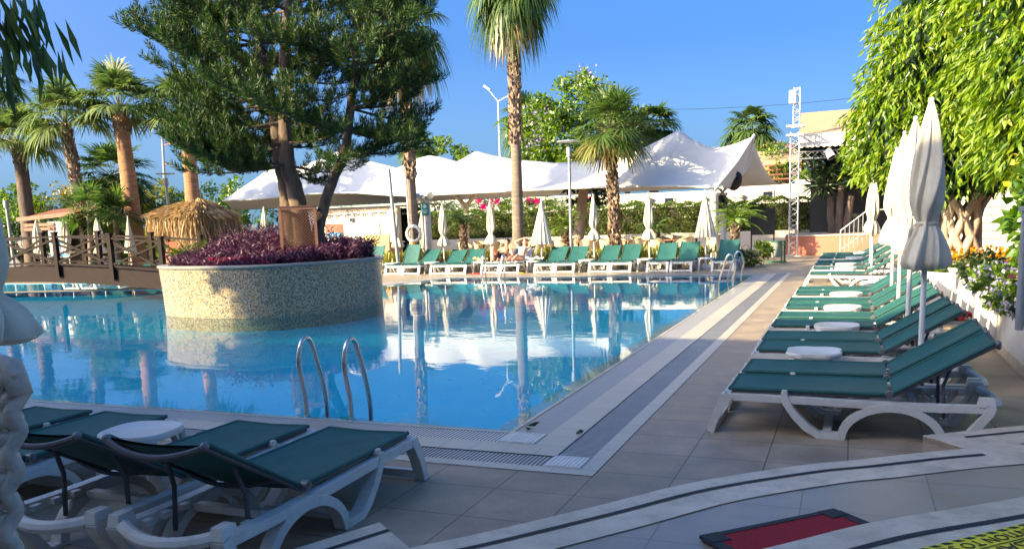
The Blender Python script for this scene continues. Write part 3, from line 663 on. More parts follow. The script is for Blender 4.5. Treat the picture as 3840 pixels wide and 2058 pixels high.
for i,(px,py,l) in enumerate([(93,555,'Closed umbrella in front of the white notice board'),(166,551,'Closed umbrella right of the notice board kiosk'),(247,549,'Closed umbrella behind the middle of the bridge'),(318,546,'Plump half-open umbrella behind the bridge, left of the hut')]):
    p=W(px,py,24.5); umbrella(l,(p.x,24.5,0),p.z,p.z-1.05,p.z-1.35,.17,.1,.22,seed=50+i,group='closed umbrellas behind the bridge',cone=(i==3),tilt=-.05)
p=W(-30,850,4.9)
umbrella('Large closed cream umbrella cut by the left picture edge',(-6.75,4.95,0),2.5,1.35,.80,.26,.13,.46,seed=77,folds=None) if False else umbrella('Large closed cream umbrella cut by the left picture edge',(p.x,4.9,0),2.55,1.16,.74,.18,.11,.40,seed=77)
p=W(1530,590,30)
umbrella('Closed grey umbrella in shade behind the lifebuoy',(W(1064,600,30).x,30,0),2.15,.75,.72,.17,.14,.15,seed=90,cone=False)
# ---------------------------------------------------------------- pool ladders
def ladder(label,x,y,rz,h=.67,gap=.46,group='steel pool ladders'):
    t=thing('pool_ladder',label,'pool ladder',(x,y,0),rz,group)
    for s in(-1,1):
        b=MB(); q=s*gap/2
        path=cr([(q,0,-.02),(q,.0,.16),(q,-.03,.30),(q,-.055,.48),(q,.01,h-.02),(q,.12,h-.02),(q,.21,.44),(q,.28,.22),(q,.31,.05),(q,.31,-.12),(q,.31,-.26)],7)
        r=b.tube(path,.0215,12).build('handrail','steel',t)
        b=MB(); b.lathe([(.05,0),(.05,.008),(.028,.022)],(q,0,-.03),16); b.build('foot_flange','steel',t)
    for z in(-.1,-.2):
        b=MB(); b.box((0,.31,z),(gap-.04,.07,.025)); b.build('step','steel',t)
    return t
ladder('Near steel pool ladder behind the front lounger',-4.165,5.97,0)
ladder('Steel pool ladder at the left, under the big umbrella',-8.8,5.97,0,.72)
ladder('Steel pool ladder at the far right corner of the pool',-2.47,20.3,PI/2,.72,1.55)
ladder('Steel pool ladder in front of the sunbathers',-9.85,23.1,PI,.70,.62)
# ---------------------------------------------------------------- hotel behind the camera (casts the shade over the near deck)
def hotel():
    t=thing('hotel_building','cream two storey hotel facade behind the terrace steps','building',(0,-3,0),0)
    b=MB(); b.box((-12,-6,4.65),(90,12,9.3)); b.build('wall','hotel',t,False)
    for fl in range(2):
        for i in range(20):
            x=-50+i*4; b=MB(); b.box((x,-.03,1.9+fl*3.5),(2,.16,2.1)); b.build('window','glass',t,False)
hotel()
# added unseen tree at far left, crown shaped to shade the planter's right half
def crown_leaves(name,center,rad,n,mt,parent,L=.2,Wd=.09,shell=.55,droop=.2,cl=None,bias=None):
    c=np.array(center,float); r=np.array(rad,float); k=cl or max(6,n//60)
    cc=rnd_unit(k)*(shell+(1-shell)*RNG.random((k,1)))**.6; cs=.16+.16*RNG.random((k,1))
    idx=RNG.integers(0,k,n); d=rnd_unit(n)*RNG.random((n,1))**.4
    P=c+(cc[idx]+d*cs[idx])*r; out=unit(cc[idx]+d*.5); D=unit(out*.6+rnd_unit(n)*.8+np.array([0,0,-droop]))
    return leaves(name,P,D,L*(.7+.6*RNG.random(n)),Wd,mt,parent)
def limb(b,p,q,r0,r1,wob=.08,n=7,sides=8):
    p,q=Vector(p),Vector(q); pts=[p.lerp(q,i/n)+Vector(((random.random()-.5),(random.random()-.5),0))*wob*(1 if 0<i<n else 0) for i in range(n+1)]
    b.tube(pts,[r0+(r1-r0)*i/n for i in range(n+1)],sides); return pts
def btree(name,label,base,h,crown_r,n,mt,trunk='barkdark',L=.22,Wd=.1,tr=.12,group=None,cat='tree',low=.35,flower=None,fn=0,cl=None):
    t=thing(name,label,cat,base,0,group); b=MB(); fork=h*low; limb(b,(0,0,0),(.05,0,fork),tr,tr*.75)
    for i in range(5):
        a=i*1.256+random.random(); e=Vector((math.cos(a)*crown_r[0]*.6,math.sin(a)*crown_r[1]*.6,h*(.6+.25*random.random()))); limb(b,(.05,0,fork-.1),e,tr*.5,tr*.12,.2)
    b.build('trunk',trunk,t)
    c=crown_leaves('crown',(0,0,h-crown_r[2]),crown_r,n,mt,t,L,Wd,cl=cl)
    if flower: crown_leaves('blossom',(0,0,h-crown_r[2]),[x*1.05 for x in crown_r],fn,flower,t,L*.5,L*.4,.85,cl=max(5,fn//25))
    return t
btree('added_shade_tree','added unseen tree left of the pool, shading the planter','tree' and (-17.5,4.4,0),7.9,(.95,.95,1.5),3600,'bush',tr=.2,L=.3,Wd=.18,cl=110)
# ---------------------------------------------------------------- mosaic planter with pine and purple plants
PO=cr([(-11.8,12.74,0),(-11.0,12.70,0),(-10.2,12.93,0),(-9.62,13.75,0),(-9.36,14.8,0),(-9.40,15.7,0),(-9.95,16.6,0),(-10.9,17.3,0),(-12.2,17.4,0),(-13.2,16.8,0),(-13.55,15.4,0),(-13.5,14.2,0),(-13.18,13.38,0),(-12.6,12.95,0)],7,True)
PC=Vector((-11.4,15.2,0))
planter=thing('mosaic_planter','round raised planter of gold and blue glass mosaic standing in the pool','planter',(0,0,0))
b=MB(); n=len(PO); acc=[0]
for i in range(n): acc.append(acc[-1]+(PO[(i+1)%n]-PO[i]).length)
def sc(p,k,z): q=PC+(p-PC)*k; return (q.x,q.y,z)
zs=[(-.85,.975),(0,.995),(.5,1.004),(.93,1.015)]
for i in range(n):
    j=(i+1)%n
    for (z0,k0),(z1,k1) in zip(zs,zs[1:]): b.quad(sc(PO[i],k0,z0),sc(PO[j],k0,z0),sc(PO[j],k1,z1),sc(PO[i],k1,z1),uv=[(acc[i],z0),(acc[i+1],z0),(acc[i+1],z1),(acc[i],z1)])
me=b.mesh('wall','mosaic',False); bm=me; me.polygons.foreach_set('use_smooth',[True]*len(me.polygons)); obj('wall',me,planter)
b=MB()
for k0,z0,k1,z1 in((1.015,.93,1.025,.935),(1.025,.935,1.03,.965),(1.03,.965,1.02,.99),(1.02,.99,.945,.992),(.945,.992,.94,.9)):
    for i in range(n):
        j=(i+1)%n; b.quad(sc(PO[i],k0,z0),sc(PO[j],k0,z0),sc(PO[j],k1,z1),sc(PO[i],k1,z1))
b.build('rim','copings',planter)
b=MB(); b.prism([sc(p,.95,0)[:2] for p in PO],0,.93,sides=False); b.build('soil','soil',planter,False)
def inside(x,y,poly):
    c=False; j=len(poly)-1
    for i in range(len(poly)):
        if (poly[i][1]>y)!=(poly[j][1]>y) and x<(poly[j][0]-poly[i][0])*(y-poly[i][1])/(poly[j][1]-poly[i][1])+poly[i][0]: c=not c
        j=i
    return c
PIN=[sc(p,.93,0)[:2] for p in PO]
ns=1500; P=[];D=[];Ls=[]
k=0
while k<ns:
    x,y=random.uniform(-13.9,-9),random.uniform(12.5,18)
    if not inside(x,y,PIN): continue
    k+=1; hh=.08+.25*min(1,max(0,(y-12.9)/2.2))+.27*max(0,1-((x+12.0)/1.0)**2)*min(1,max(0,(y-13.2)/1.5)); hh*=random.uniform(.7,1.1)
    ax,ay=random.gauss(0,.22),random.gauss(-.1,.22)
    for q in range(14):
        u=(q+1)/14; a=q*2.4+k; P.append((x+ax*u*hh*2,y+ay*u*hh*2,.93+hh*u*1.25)); D.append((math.cos(a)+ax,math.sin(a)+ay,.75)); Ls.append(random.uniform(.09,.15))
o=leaves('purple_heart_plants',P,D,np.array(Ls),.028,'purple',None,-.18,.3,label='dense purple leafy plants filling the mosaic planter',cat='plants',kind='stuff')
P=[];D=[]
for k in range(260):
    x=random.gauss(-11.15,.35); y=random.uniform(12.98,13.25); a=random.uniform(0,6.28); P.append((x,y,.95+random.random()*.14)); D.append((math.cos(a),math.sin(a),.6))
o=leaves('crimson_coleus',P,D,.11,.05,'crimson',None,label='small crimson plants at the front rim of the planter',cat='plant',kind='stuff')
P=[];D=[]
for cx,cy in((-13.35,14.6),(-13.2,15.3),(-13.1,14.0),(-12.9,15.6)):
    for k in range(60):
        a=random.uniform(0,6.28); P.append((cx,cy,.95)); D.append((math.cos(a)*.7,math.sin(a)*.7,.8))
o=leaves('grass_tuft',P,D,np.array([random.uniform(.4,.75) for _ in P]),.018,'bush',None,-.15,.1,label='green strappy grass at the left end of the planter',cat='plant')
# lattice box around the tree base
LB=thing('lattice_box','brown wooden lattice box around the pine base in the planter','lattice box',(-10.70,14.75,.9),R_(34))
LW,LH=.70,1.18
for s in(-1,1):
    for u in(-1,1):
        b=MB(); b.box((s*LW/2,u*LW/2,LH/2),(.055,.055,LH)); b.build('corner_post','lattice',LB,False)
for s in range(4):
    rot=Matrix.Rotation(s*PI/2,4,'Z'); b=MB(); w=LW-.056
    b.box((0,-LW/2,LH-.03),(w,.05,.06)); b.box((0,-LW/2,.03),(w,.05,.06)); b.box((0,-LW/2,LH+.008),(w+.11,.07,.016))
    st_=.066
    for dz,lay in((1,-.006),(-1,.006)):
        k=-12
        while k<30:
            z0=k*st_; p0=(-w/2,z0) ; p1=(w/2,z0+w) if dz>0 else (w/2,z0-w)
            k+=1
            (x0,a0),(x1,a1)=p0,p1
            lo,hi=.06,LH-.06
            def clip(x0,a0,x1,a1):
                t0,t1=0,1
                for q,lim,sg in((a0,lo,1),(a0,hi,-1)):
                    d=(a1-a0)*sg; g=(lim-a0)*sg
                    if d>0: t0=max(t0,g/d)
                    elif d<0: t1=min(t1,g/d)
                return (t0,t1)
            t0,t1=clip(x0,a0,x1,a1)
            if t1-t0<.05: continue
            f=lambda t:(x0+(x1-x0)*t,-LW/2+lay,a0+(a1-a0)*t); b.bar(f(t0),f(t1),.010,.029,up=(0,1,0))
    q=b.build('lattice_panel','lattice',LB,False); q.matrix_local=rot
# pine tree
def pine():
    base=Vector((-10.62,14.75,.9)); t=thing('pine_tree','large dark pine with three trunks and upturned brush-like branches','tree',base)
    def loc(px,py,Y): return W(px,py,Y)-base
    tr=[([loc(757,560,14.75),loc(742,480,14.8),loc(722,400,14.8),loc(716,250,14.9),loc(720,80,15),loc(735,-120,15)],[.19,.17,.155,.13,.10,.05]),
        ([loc(730,560,14.9),loc(718,470,15.0),loc(703,400,15.2),loc(690,280,15.4),loc(655,120,15.5),loc(640,-60,15.6)],[.17,.15,.14,.12,.08,.04]),
        ([loc(800,590,14.9),loc(815,520,15.0),loc(838,450,15.1),loc(868,380,15.2),loc(885,250,15.3),loc(905,60,15.4),loc(915,-110,15.4)],[.13,.11,.10,.095,.08,.06,.03])]
    tr[0][0].insert(0,Vector((.02,.05,-.05))); tr[0][1].insert(0,.2); tr[1][0].insert(0,Vector((-.12,.1,-.05))); tr[1][1].insert(0,.18); tr[2][0].insert(0,Vector((.32,.25,-.05))); tr[2][1].insert(0,.14)
    b=MB(); axes=[]
    for pts,rr in tr:
        sm=cr(pts,5); rs=np.interp(np.linspace(0,1,len(sm)),np.linspace(0,1,len(rr)),rr)
        b.tube([p+Vector((random.gauss(0,.006),random.gauss(0,.006),0)) for p in sm],[r*random.uniform(.92,1.08) for r in rs],12); axes.append(sm)
    bb=MB(); NP=[];ND=[]; NL=[]
    def branch(o,az,el,L,up):
        nseg=9; pts=[o]; d=Vector((math.cos(az)*math.cos(el),math.sin(az)*math.cos(el),math.sin(el)))
        for i in range(nseg):
            d=(d+Vector((random.gauss(0,.05),random.gauss(0,.05),up*(i/nseg)**1.5))).normalized(); pts.append(pts[-1]+d*L/nseg)
        bb.tube(pts,[.028*(1-i/nseg)+.006 for i in range(nseg+1)],5,False)
        side=Vector((-math.sin(az),math.cos(az),0)); k=0; s=.22
        while s<1.0:
            f=s*nseg; i=min(nseg-1,int(f)); p=pts[i].lerp(pts[i+1],f-i); fw=(pts[i+1]-pts[i]).normalized(); sg=1 if k%2 else -1
            l=min(L*.34,.75)*(.55+.9*math.sin(PI*min(1,s*1.02)))*random.uniform(.7,1.15); dd=(fw*.75+side*sg*random.uniform(.45,1)+Vector((0,0,random.uniform(-.15,.3)))).normalized()
            twig(p,dd,l); s+=.125/L*1.25; k+=1
        twig(pts[-1],(pts[-1]-pts[-2]).normalized(),.35)
    def twig(p,d,l):
        m=max(3,int(l/.045)); q=[p]
        for i in range(m):
            d=(d+Vector((0,0,.05+.05*i/m))).normalized(); q.append(q[-1]+d*l/m)
        bb.tube(q[::2] if len(q)>4 else q,.006,3,False)
        for i in range(1,m+1):
            fw=(q[i]-q[i-1]).normalized(); s1=fw.orthogonal().normalized(); s2=fw.cross(s1)
            for j in range(10):
                a=random.random()*6.28; r=s1*math.cos(a)+s2*math.sin(a); NP.append(q[i-1].lerp(q[i],random.random())); ND.append(fw*.65+r*.85+Vector((0,0,.02))); NL.append(random.uniform(.09,.155))
    for ai,ax in enumerate(axes):
        zz=[p.z for p in ax]; z=2.05 if ai<2 else 2.25; top=ax[-1].z; az0=random.random()*6
        while z<top:
            i=min(len(ax)-2,max(0,sum(1 for v in zz if v<z)-1)); t_=(z-zz[i])/max(.01,zz[i+1]-zz[i]); o=ax[i].lerp(ax[i+1],t_)
            az0+=1.1
            for k in range(4):
                az=az0+k*1.571+random.gauss(0,.2)
                # keep branches mostly heading outwards from the whole tree
                outw=Vector((o.x+.1,o.y-.3,0)); 
                if outw.length>.3 and Vector((math.cos(az),math.sin(az),0)).dot(outw.normalized())<-.55: az+=PI
                u=(z-1.7)/6.5; L=(1.75+.75*math.sin(PI*min(1,u*1.0+.2)))*random.uniform(.75,1.12)*(1 if math.cos(az)<.2 else .70)
                branch(o,az,R_(random.uniform(-20,4)+16*max(0,u)),L,random.uniform(.06,.2))
            z+=.44
    b.build('trunk','bark',t); bb.build('branches','barkdark',t)
    P=np.array([tuple(p) for p in NP]); D=unit(np.array([tuple(p) for p in ND])); L=np.array(NL)
    S=unit(np.cross(D,RNG.normal(size=D.shape)))*.0085; mid=P+D*(L*.55)[:,None]; tip=P+D*(L*.97)[:,None]+np.array([0,0,1.])*(L*.22)[:,None]
    V=np.stack([P,mid+S,tip,mid-S],1).reshape(-1,3); Fq=np.arange(len(P))[:,None]*4+np.array([[0,1,2,3]])
    obj('needles',mesh_np('needles',V,Fq,'pine'),t); print('pine needles',len(P))
pine()
# ---------------------------------------------------------------- wooden bridge
def bridge():
    Y0,Y1=18.7,20.1; X0,X1=-29.5,-17.6; t=thing('wooden_bridge','dark brown wooden footbridge with crossed railings, left of the planter','bridge',(0,0,0))
    def zc(x): u=(x-X0)/(X1-X0); return .30+.42*math.sin(PI*(.12+.80*u))*1.0
    xs=np.linspace(X0,X1,25)
    b=MB()
    for x0,x1 in zip(xs,xs[1:]):
        b.quad((x0,Y0,zc(x0)),(x1,Y0,zc(x1)),(x1,Y1,zc(x1)),(x0,Y1,zc(x0)))
    b.build('deck','wood',t,False)
    for y in(Y0,Y1):
        b=MB()
        for x0,x1 in zip(xs,xs[1:]):
            p=[(x,z) for x,z in((x0,zc(x0)-.42),(x1,zc(x1)-.42),(x1,zc(x1)+.06),(x0,zc(x0)+.06))]
            for dy in(-.05,.05): q=[(a,y+dy,c) for a,c in p]; b.quad(*(q if dy<0 else q[::-1]))
            b.quad((x0,y-.05,zc(x0)+.06),(x1,y-.05,zc(x1)+.06),(x1,y+.05,zc(x1)+.06),(x0,y+.05,zc(x0)+.06)); b.quad((x0,y+.05,zc(x0)-.42),(x1,y+.05,zc(x1)-.42),(x1,y-.05,zc(x1)-.42),(x0,y-.05,zc(x0)-.42))
        b.build('side_beam','wood',t,False)
    px=[W(a,640,Y0).x for a in(5,149,286,413,534)]; stp=px[-1]-px[-2]; px+= [px[-1]+stp,px[0]-stp*1.1,px[0]-stp*2.1]; px=sorted(px); px=[x for x in px if X0<x<X1+.3]
    for y in(Y0-.09,Y1+.09):
        for x in px:
            b=MB(); z=zc(x); b.box((x,y,z+.42),(.14,.12,1.30)); b.box((x,y,z+1.09),(.17,.15,.05)); b.build('post','wood',t,False)
        for x0,x1 in zip(px,px[1:]):
            z0,z1=zc(x0),zc(x1)
            b=MB(); b.bar((x0+.07,y,z0+.96),(x1-.07,y,z1+.96),.07,.055); b.build('top_rail','wood',t,False)
            b=MB(); b.bar((x0+.07,y,z0+.15),(x1-.07,y,z1+.15),.05,.05); b.build('bottom_rail','wood',t,False)
            for k,(a,c) in enumerate(((.20,.88),(.88,.20))):
                b=MB(); b.bar((x0+.07,y+(.02 if k else -.02),z0+a),(x1-.07,y+(.02 if k else -.02),z1+c),.04,.06); b.build('cross_brace','wood',t,False)
bridge()
GB='sun loungers behind the bridge'
for i,(px,l) in enumerate([(225,'Pale green lounger seen through the bridge, leftmost'),(262,'Pale green lounger behind the bridge, second from left'),(345,'Pale green lounger behind the bridge, under the middle umbrella'),(385,'Pale green lounger behind the bridge right of the middle umbrella'),(470,'Pale green lounger behind the bridge near the plump umbrella'),(560,'Pale green lounger behind the bridge next to the planter')]):
    p=W(px*1.0*640/2210/DS*DS if False else (px*3.4530/3.4530)*.0+px*.0+[170,215,310,350,440,550][i]*1.0,690,23.4); lounger(l,(p.x,23.4,0),PI/2+.15,GB,30)
# ---------------------------------------------------------------- thatched hut
def hut():
    Yf=22.8; p0=W(405,560,Yf); p1=W(530,560,Yf); t=thing('thatched_hut','small hut with shaggy straw thatch roof on red brown posts','hut',(0,0,0))
    xl,xr=W(402,560,Yf).x,W(592,560,Yf).x; zt=2.72; ze=2.28; D_=1.6; xr=W(592,560,Yf+D_).x-.1; xl=W(398,560,Yf).x
    # plan: ridge running along x, gable at right
    for x,y in((xl+.25,Yf+.1),(xl+1.75,Yf-.1),(xl+.3,Yf+D_),(xr-.4,Yf+D_),(xr-.45,Yf+.3)):
        b=MB(); b.box((x,y,1.15),(.12,.12,2.3)); b.build('post','redwood',t,False)
    P=[];Dn=[];L=[]
    ym=Yf+D_/2
    b=MB(); e=.05
    R=[(xl+.3,ym,zt-.12),(xr-.75,ym,zt+.03)]
    c=[(xl-.1,Yf-.25,ze-.02),(xr,Yf-.25,ze-.1),(xr,Yf+D_+.2,ze-.1),(xl-.1,Yf+D_+.2,ze)]
    b.quad(c[0],c[1],R[1],R[0]); b.quad(c[2],c[3],R[0],R[1]); b.quad(c[3],c[0],R[0],R[0]) ; b.f[-1]=b.f[-1][:3]; b.quad(c[1],c[2],R[1],R[1]); b.f[-1]=b.f[-1][:3]
    b.build('roof_core','thatch',t,False)
    def lay(a,bq,r0,r1,n,hang):
        a,bq,r0,r1=[Vector(v) for v in(a,bq,r0,r1)]
        for k in range(n):
            u=random.random(); v=random.random()**.8; p=(a.lerp(bq,u)).lerp(r0.lerp(r1,u),v); dn=(a.lerp(bq,u)-r0.lerp(r1,u)).normalized(); q=p+Vector((random.gauss(0,.03),random.gauss(0,.03),.04+random.random()*.07)); P.append(q); Dn.append(dn+Vector((random.gauss(0,.12),random.gauss(0,.12),random.gauss(.05,.12)))); L.append(random.uniform(.3,.55))
        for k in range(int(n*.9)):
            u=random.random(); p=a.lerp(bq,u)+Vector((random.gauss(0,.06),random.gauss(0,.06),random.uniform(-.02,.08))); P.append(p); Dn.append(Vector((random.gauss(0,.13),random.gauss(0,.10),-1))); L.append(hang(u)*random.uniform(.55,1.1))
    lay(c[0],c[1],R[0],R[1],1900,lambda u:.72 if u<.5 else .72+(u-.5)*1.7)
    lay(c[1],c[2],R[1],R[1],1700,lambda u:1.55); lay(c[3],c[0],R[0],R[0],500,lambda u:1.0); lay(c[2],c[3],R[0],R[1],500,lambda u:.8)
    leaves('thatch',[tuple(p) for p in P],[tuple(d) for d in Dn],np.array(L),.035,'thatch',t,.04,.1)
    # red coolers inside
    for k,x in enumerate((xr-1.05,xr-.6)):
        q=thing('red_crate',('left','right')[k]+' red plastic crate standing on the counter in the thatched hut','crate',(x,Yf-.1,1.02),0,'red crates in the hut'); b=MB(); b.box((0,0,.02),(.4,.3,.04))
        for s in(-1,1): b.box((s*.19,0,.19),(.02,.3,.3)); b.box((0,s*.14,.19),(.36,.02,.3))
        b.box((0,-.16,.3),(.42,.02,.05)); b.build('shell','red',q,False)
    q=thing('hut_counter','low wooden counter inside the thatched hut','counter',(xr-.9,Yf+.05,0)); b=MB(); b.box((0,0,.5),(1.6,.5,1)); b.build('body','redwood',q,False); b=MB(); b.box((0,0,1.012),(1.7,.6,.024)); b.build('top','wood',q,False)
hut()
# ---------------------------------------------------------------- notice kiosk
def kiosk():
    Y=25.3; p=W(72,550,Y); q=W(205,535,Y); t=thing('notice_kiosk','brown timber kiosk with sloping plank roof behind the bridge','kiosk',(0,0,0))
    x0,x1=p.x,q.x+.25; z0=p.z
    b=MB(); b.quad((x0,Y-.5,z0-.02),(x1,Y-.5,z0+.12),(x1,Y+1.2,z0+.5),(x0,Y+1.2,z0+.36)); b.quad((x0,Y+1.2,z0+.32),(x1,Y+1.2,z0+.46),(x1,Y-.5,z0+.08),(x0,Y-.5,z0-.06)); b.build('roof','redwood',t,False)
    b=MB(); b.bar((x0-.03,Y-.52,z0-.04),(x1,Y-.52,z0+.10),.05,.16); b.build('fascia','redwood',t,False)
    for k,z in enumerate((z0-.28,z0-.45)):
        b=MB(); b.box((x0+1.0,Y-.35,z),(1.7,.08,.12)); b.build('beam','redwood',t,False)
    for x in(x0+.25,x0+1.5):
        b=MB(); b.box((x,Y-.1,z0/2-.1),(.13,.13,z0-.2)); b.build('post','wood',t,False)
    b=MB(); b.box((x1-.85,Y+.35,1.05),(1.15,.7,2.0)); b.build('cabinet','wood',t,False)
    a=W(118,582,Y-.3); c=W(171,638,Y-.3); s=thing('notice_board','white notice board with blue header and footer on the kiosk','notice board',((a.x+c.x)/2+.1,Y-.3,(a.z+c.z)/2+.12)); w=1.05; h=1.45
    b=MB(); b.box((0,0,0),(w,.03,h)); b.build('panel','signwhite',s,False)
    b=MB(); b.box((.15,-.018,-.12),(w*.6,.006,.12)); b.box((.0,-.018,-h/2+.09),(w*.97,.006,.14)); b.build('blue_bands','signblue',s,False)
    b=MB()
    for k in range(6): b.box((.15-.03*(k%2),-.017,-.24-.04*k),(w*.5-.06*(k%2),.004,.012))
    b.build('text_lines','greymetal',s,False)
kiosk()
# ---------------------------------------------------------------- tent canopy
def tent():
    t=thing('tension_tent','large white tensile tent roof with three peaks beyond the pool','tent',(0,0,0))
    Yf,Yr,Yb=30.6,32.7,34.8
    fr=[(560,505),(640,502),(700,496),(754,489),(829,486),(897,485),(979,491),(1047,493),(1110,489),(1180,486),(1300,480),(1430,474),(1600,469),(1700,468),(1790,472)]
    rd=[(566,500),(640,452),(690,414),(750,420),(820,395),(868,372),(930,405),(1000,423),(1045,400),(1080,391),(1112,396),(1150,407),(1198,380),(1240,391),(1300,402),(1400,410),(1500,404),(1600,381),(1660,352),(1708,327),(1745,352),(1780,368),(1815,371),(1850,362),(1897,342)]
    def sample(tab,px):
        xs=[a for a,_ in tab]; return float(np.interp(px,xs,[c for _,c in tab]))
    pxs=list(range(560,1792,7))
    rows=[]
    for px in pxs:
        rx=560+(px-560)*(1897-566)/(1790-560)+6
        f=W(px,sample(fr,px),Yf); r=W(rx,sample(rd,rx),Yr+.5*math.sin(px*.011)); bk=Vector((r.x+(r.x-f.x)*.8,Yb,2.75))
        col=[]
        for k in range(15):
            s=k/14; sag=.55*4*s*(1-s)*max(0,(r.z-f.z))/2.2; q=f.lerp(r,s); q.z-=sag; col.append(q)
        for k in range(1,9):
            s=k/8; q=r.lerp(bk,s); q.z-=.5*4*s*(1-s)*max(0,(r.z-bk.z))/2.; col.append(q)
        rows.append(col)
    b=MB(); b.grid([[r[k] for r in rows] for k in range(len(rows[0]))]); o=b.build('membrane','membrane',t,ang=180)
    m=o.modifiers.new('thickness','SOLIDIFY'); m.thickness=.03; m.offset=-1
    # hem with valance
    b=MB(); b.tube([r[0] for r in rows],.035,6); b.build('front_hem','membrane',t)
    tip=W(1897,340,Yr); A=W(1800,474,Yf); b=MB(); b.tube([A,A.lerp(tip,.5)+Vector((.05,0,-.05)),tip],[.06,.06,.05],10); b.build('edge_boom','white',t)
    b=MB(); pts=[W(1835,470,32.2),W(1880,420,33),tip]; b.tube(pts,.06,8); b.build('rear_boom','white',t)
    b=MB(); b.quad(tuple(A),tuple(tip),tuple(W(1880,430,33.1)),tuple(W(1838,472,32.2))); b.build('end_panel','membrane',t,False)
    for k in range(5):
        u=.25+k*.13; b=MB(); b.bar(A.lerp(tip,u),W(1838,472,32.2).lerp(tip,u),.05,.05); b.build('boom_strut','white',t,False)
    # columns
    for i,(xa,Y,d) in enumerate(((1796,30.7,.30),(1817,33.2,.30))):
        g=W(xa,600,Y); c=thing('tent_column',('white fluted tent column before the hedge, in sun','shaded white tent column behind the sunny one')[i],'column',(g.x,Y,0),0,'tent columns'); top=W(xa,485,Y).z
        b=MB(); b.lathe([(.21,0),(.21,.12),(d/2,.16),(d/2,top-.12),(d/2+.05,top-.06),(d/2+.05,top),(.01,top)],(0,0,0),24,lambda r,z,a:r*(1+.02*math.cos(16*a))); b.build('shaft','white',c)
        b=MB()
        for k in range(6):
            a=k*1.05; b.tube([(0,0,top),(.14*math.cos(a),.14*math.sin(a),top+.14),(.30*math.cos(a),.30*math.sin(a),top+.2)],.03,6)
        b.build('cable_head','white',c)
    g=W(1168,520,32); b=MB()
    for px in(1135,1205): b.tube([W(1168,500,34) if False else W(1172,520,32.2),W(px,478,32.2)],[.09,.09],10)
    b.tube([Vector((W(1172,520,32.2).x,32.2,0)),W(1172,522,32.2)],.1,12); b.build('y_support','offwall',t)
    return t
tent()
def speakers():
    for i,(px,py,Y,s,l) in enumerate(((1846,455,32.4,.29,'black loudspeaker cluster hanging under the tent corner'),(1814,512,32.4,.25,'smaller black loudspeaker below the tent column head'))):
        p=W(px,py,Y); t=thing('loudspeaker',l,'loudspeaker',p,0,'hanging loudspeakers'); b=MB()
        b.sphere((0,0,0),s,12,8,(1,1,1.25)); b.build('body','black',t); b=MB(); b.lathe([(s*.75,0),(s*.8,.06),(s*.3,.1)],(0,0,0),14); q=b.build('horn','black',t); q.rotation_euler=(PI/2,0,0); q.location=(.1,-s*.75,.1)
        b=MB(); b.tube([(0,0,s),(0,0,s+.3)],.02,6); b.build('bracket','greymetal',t)
speakers()
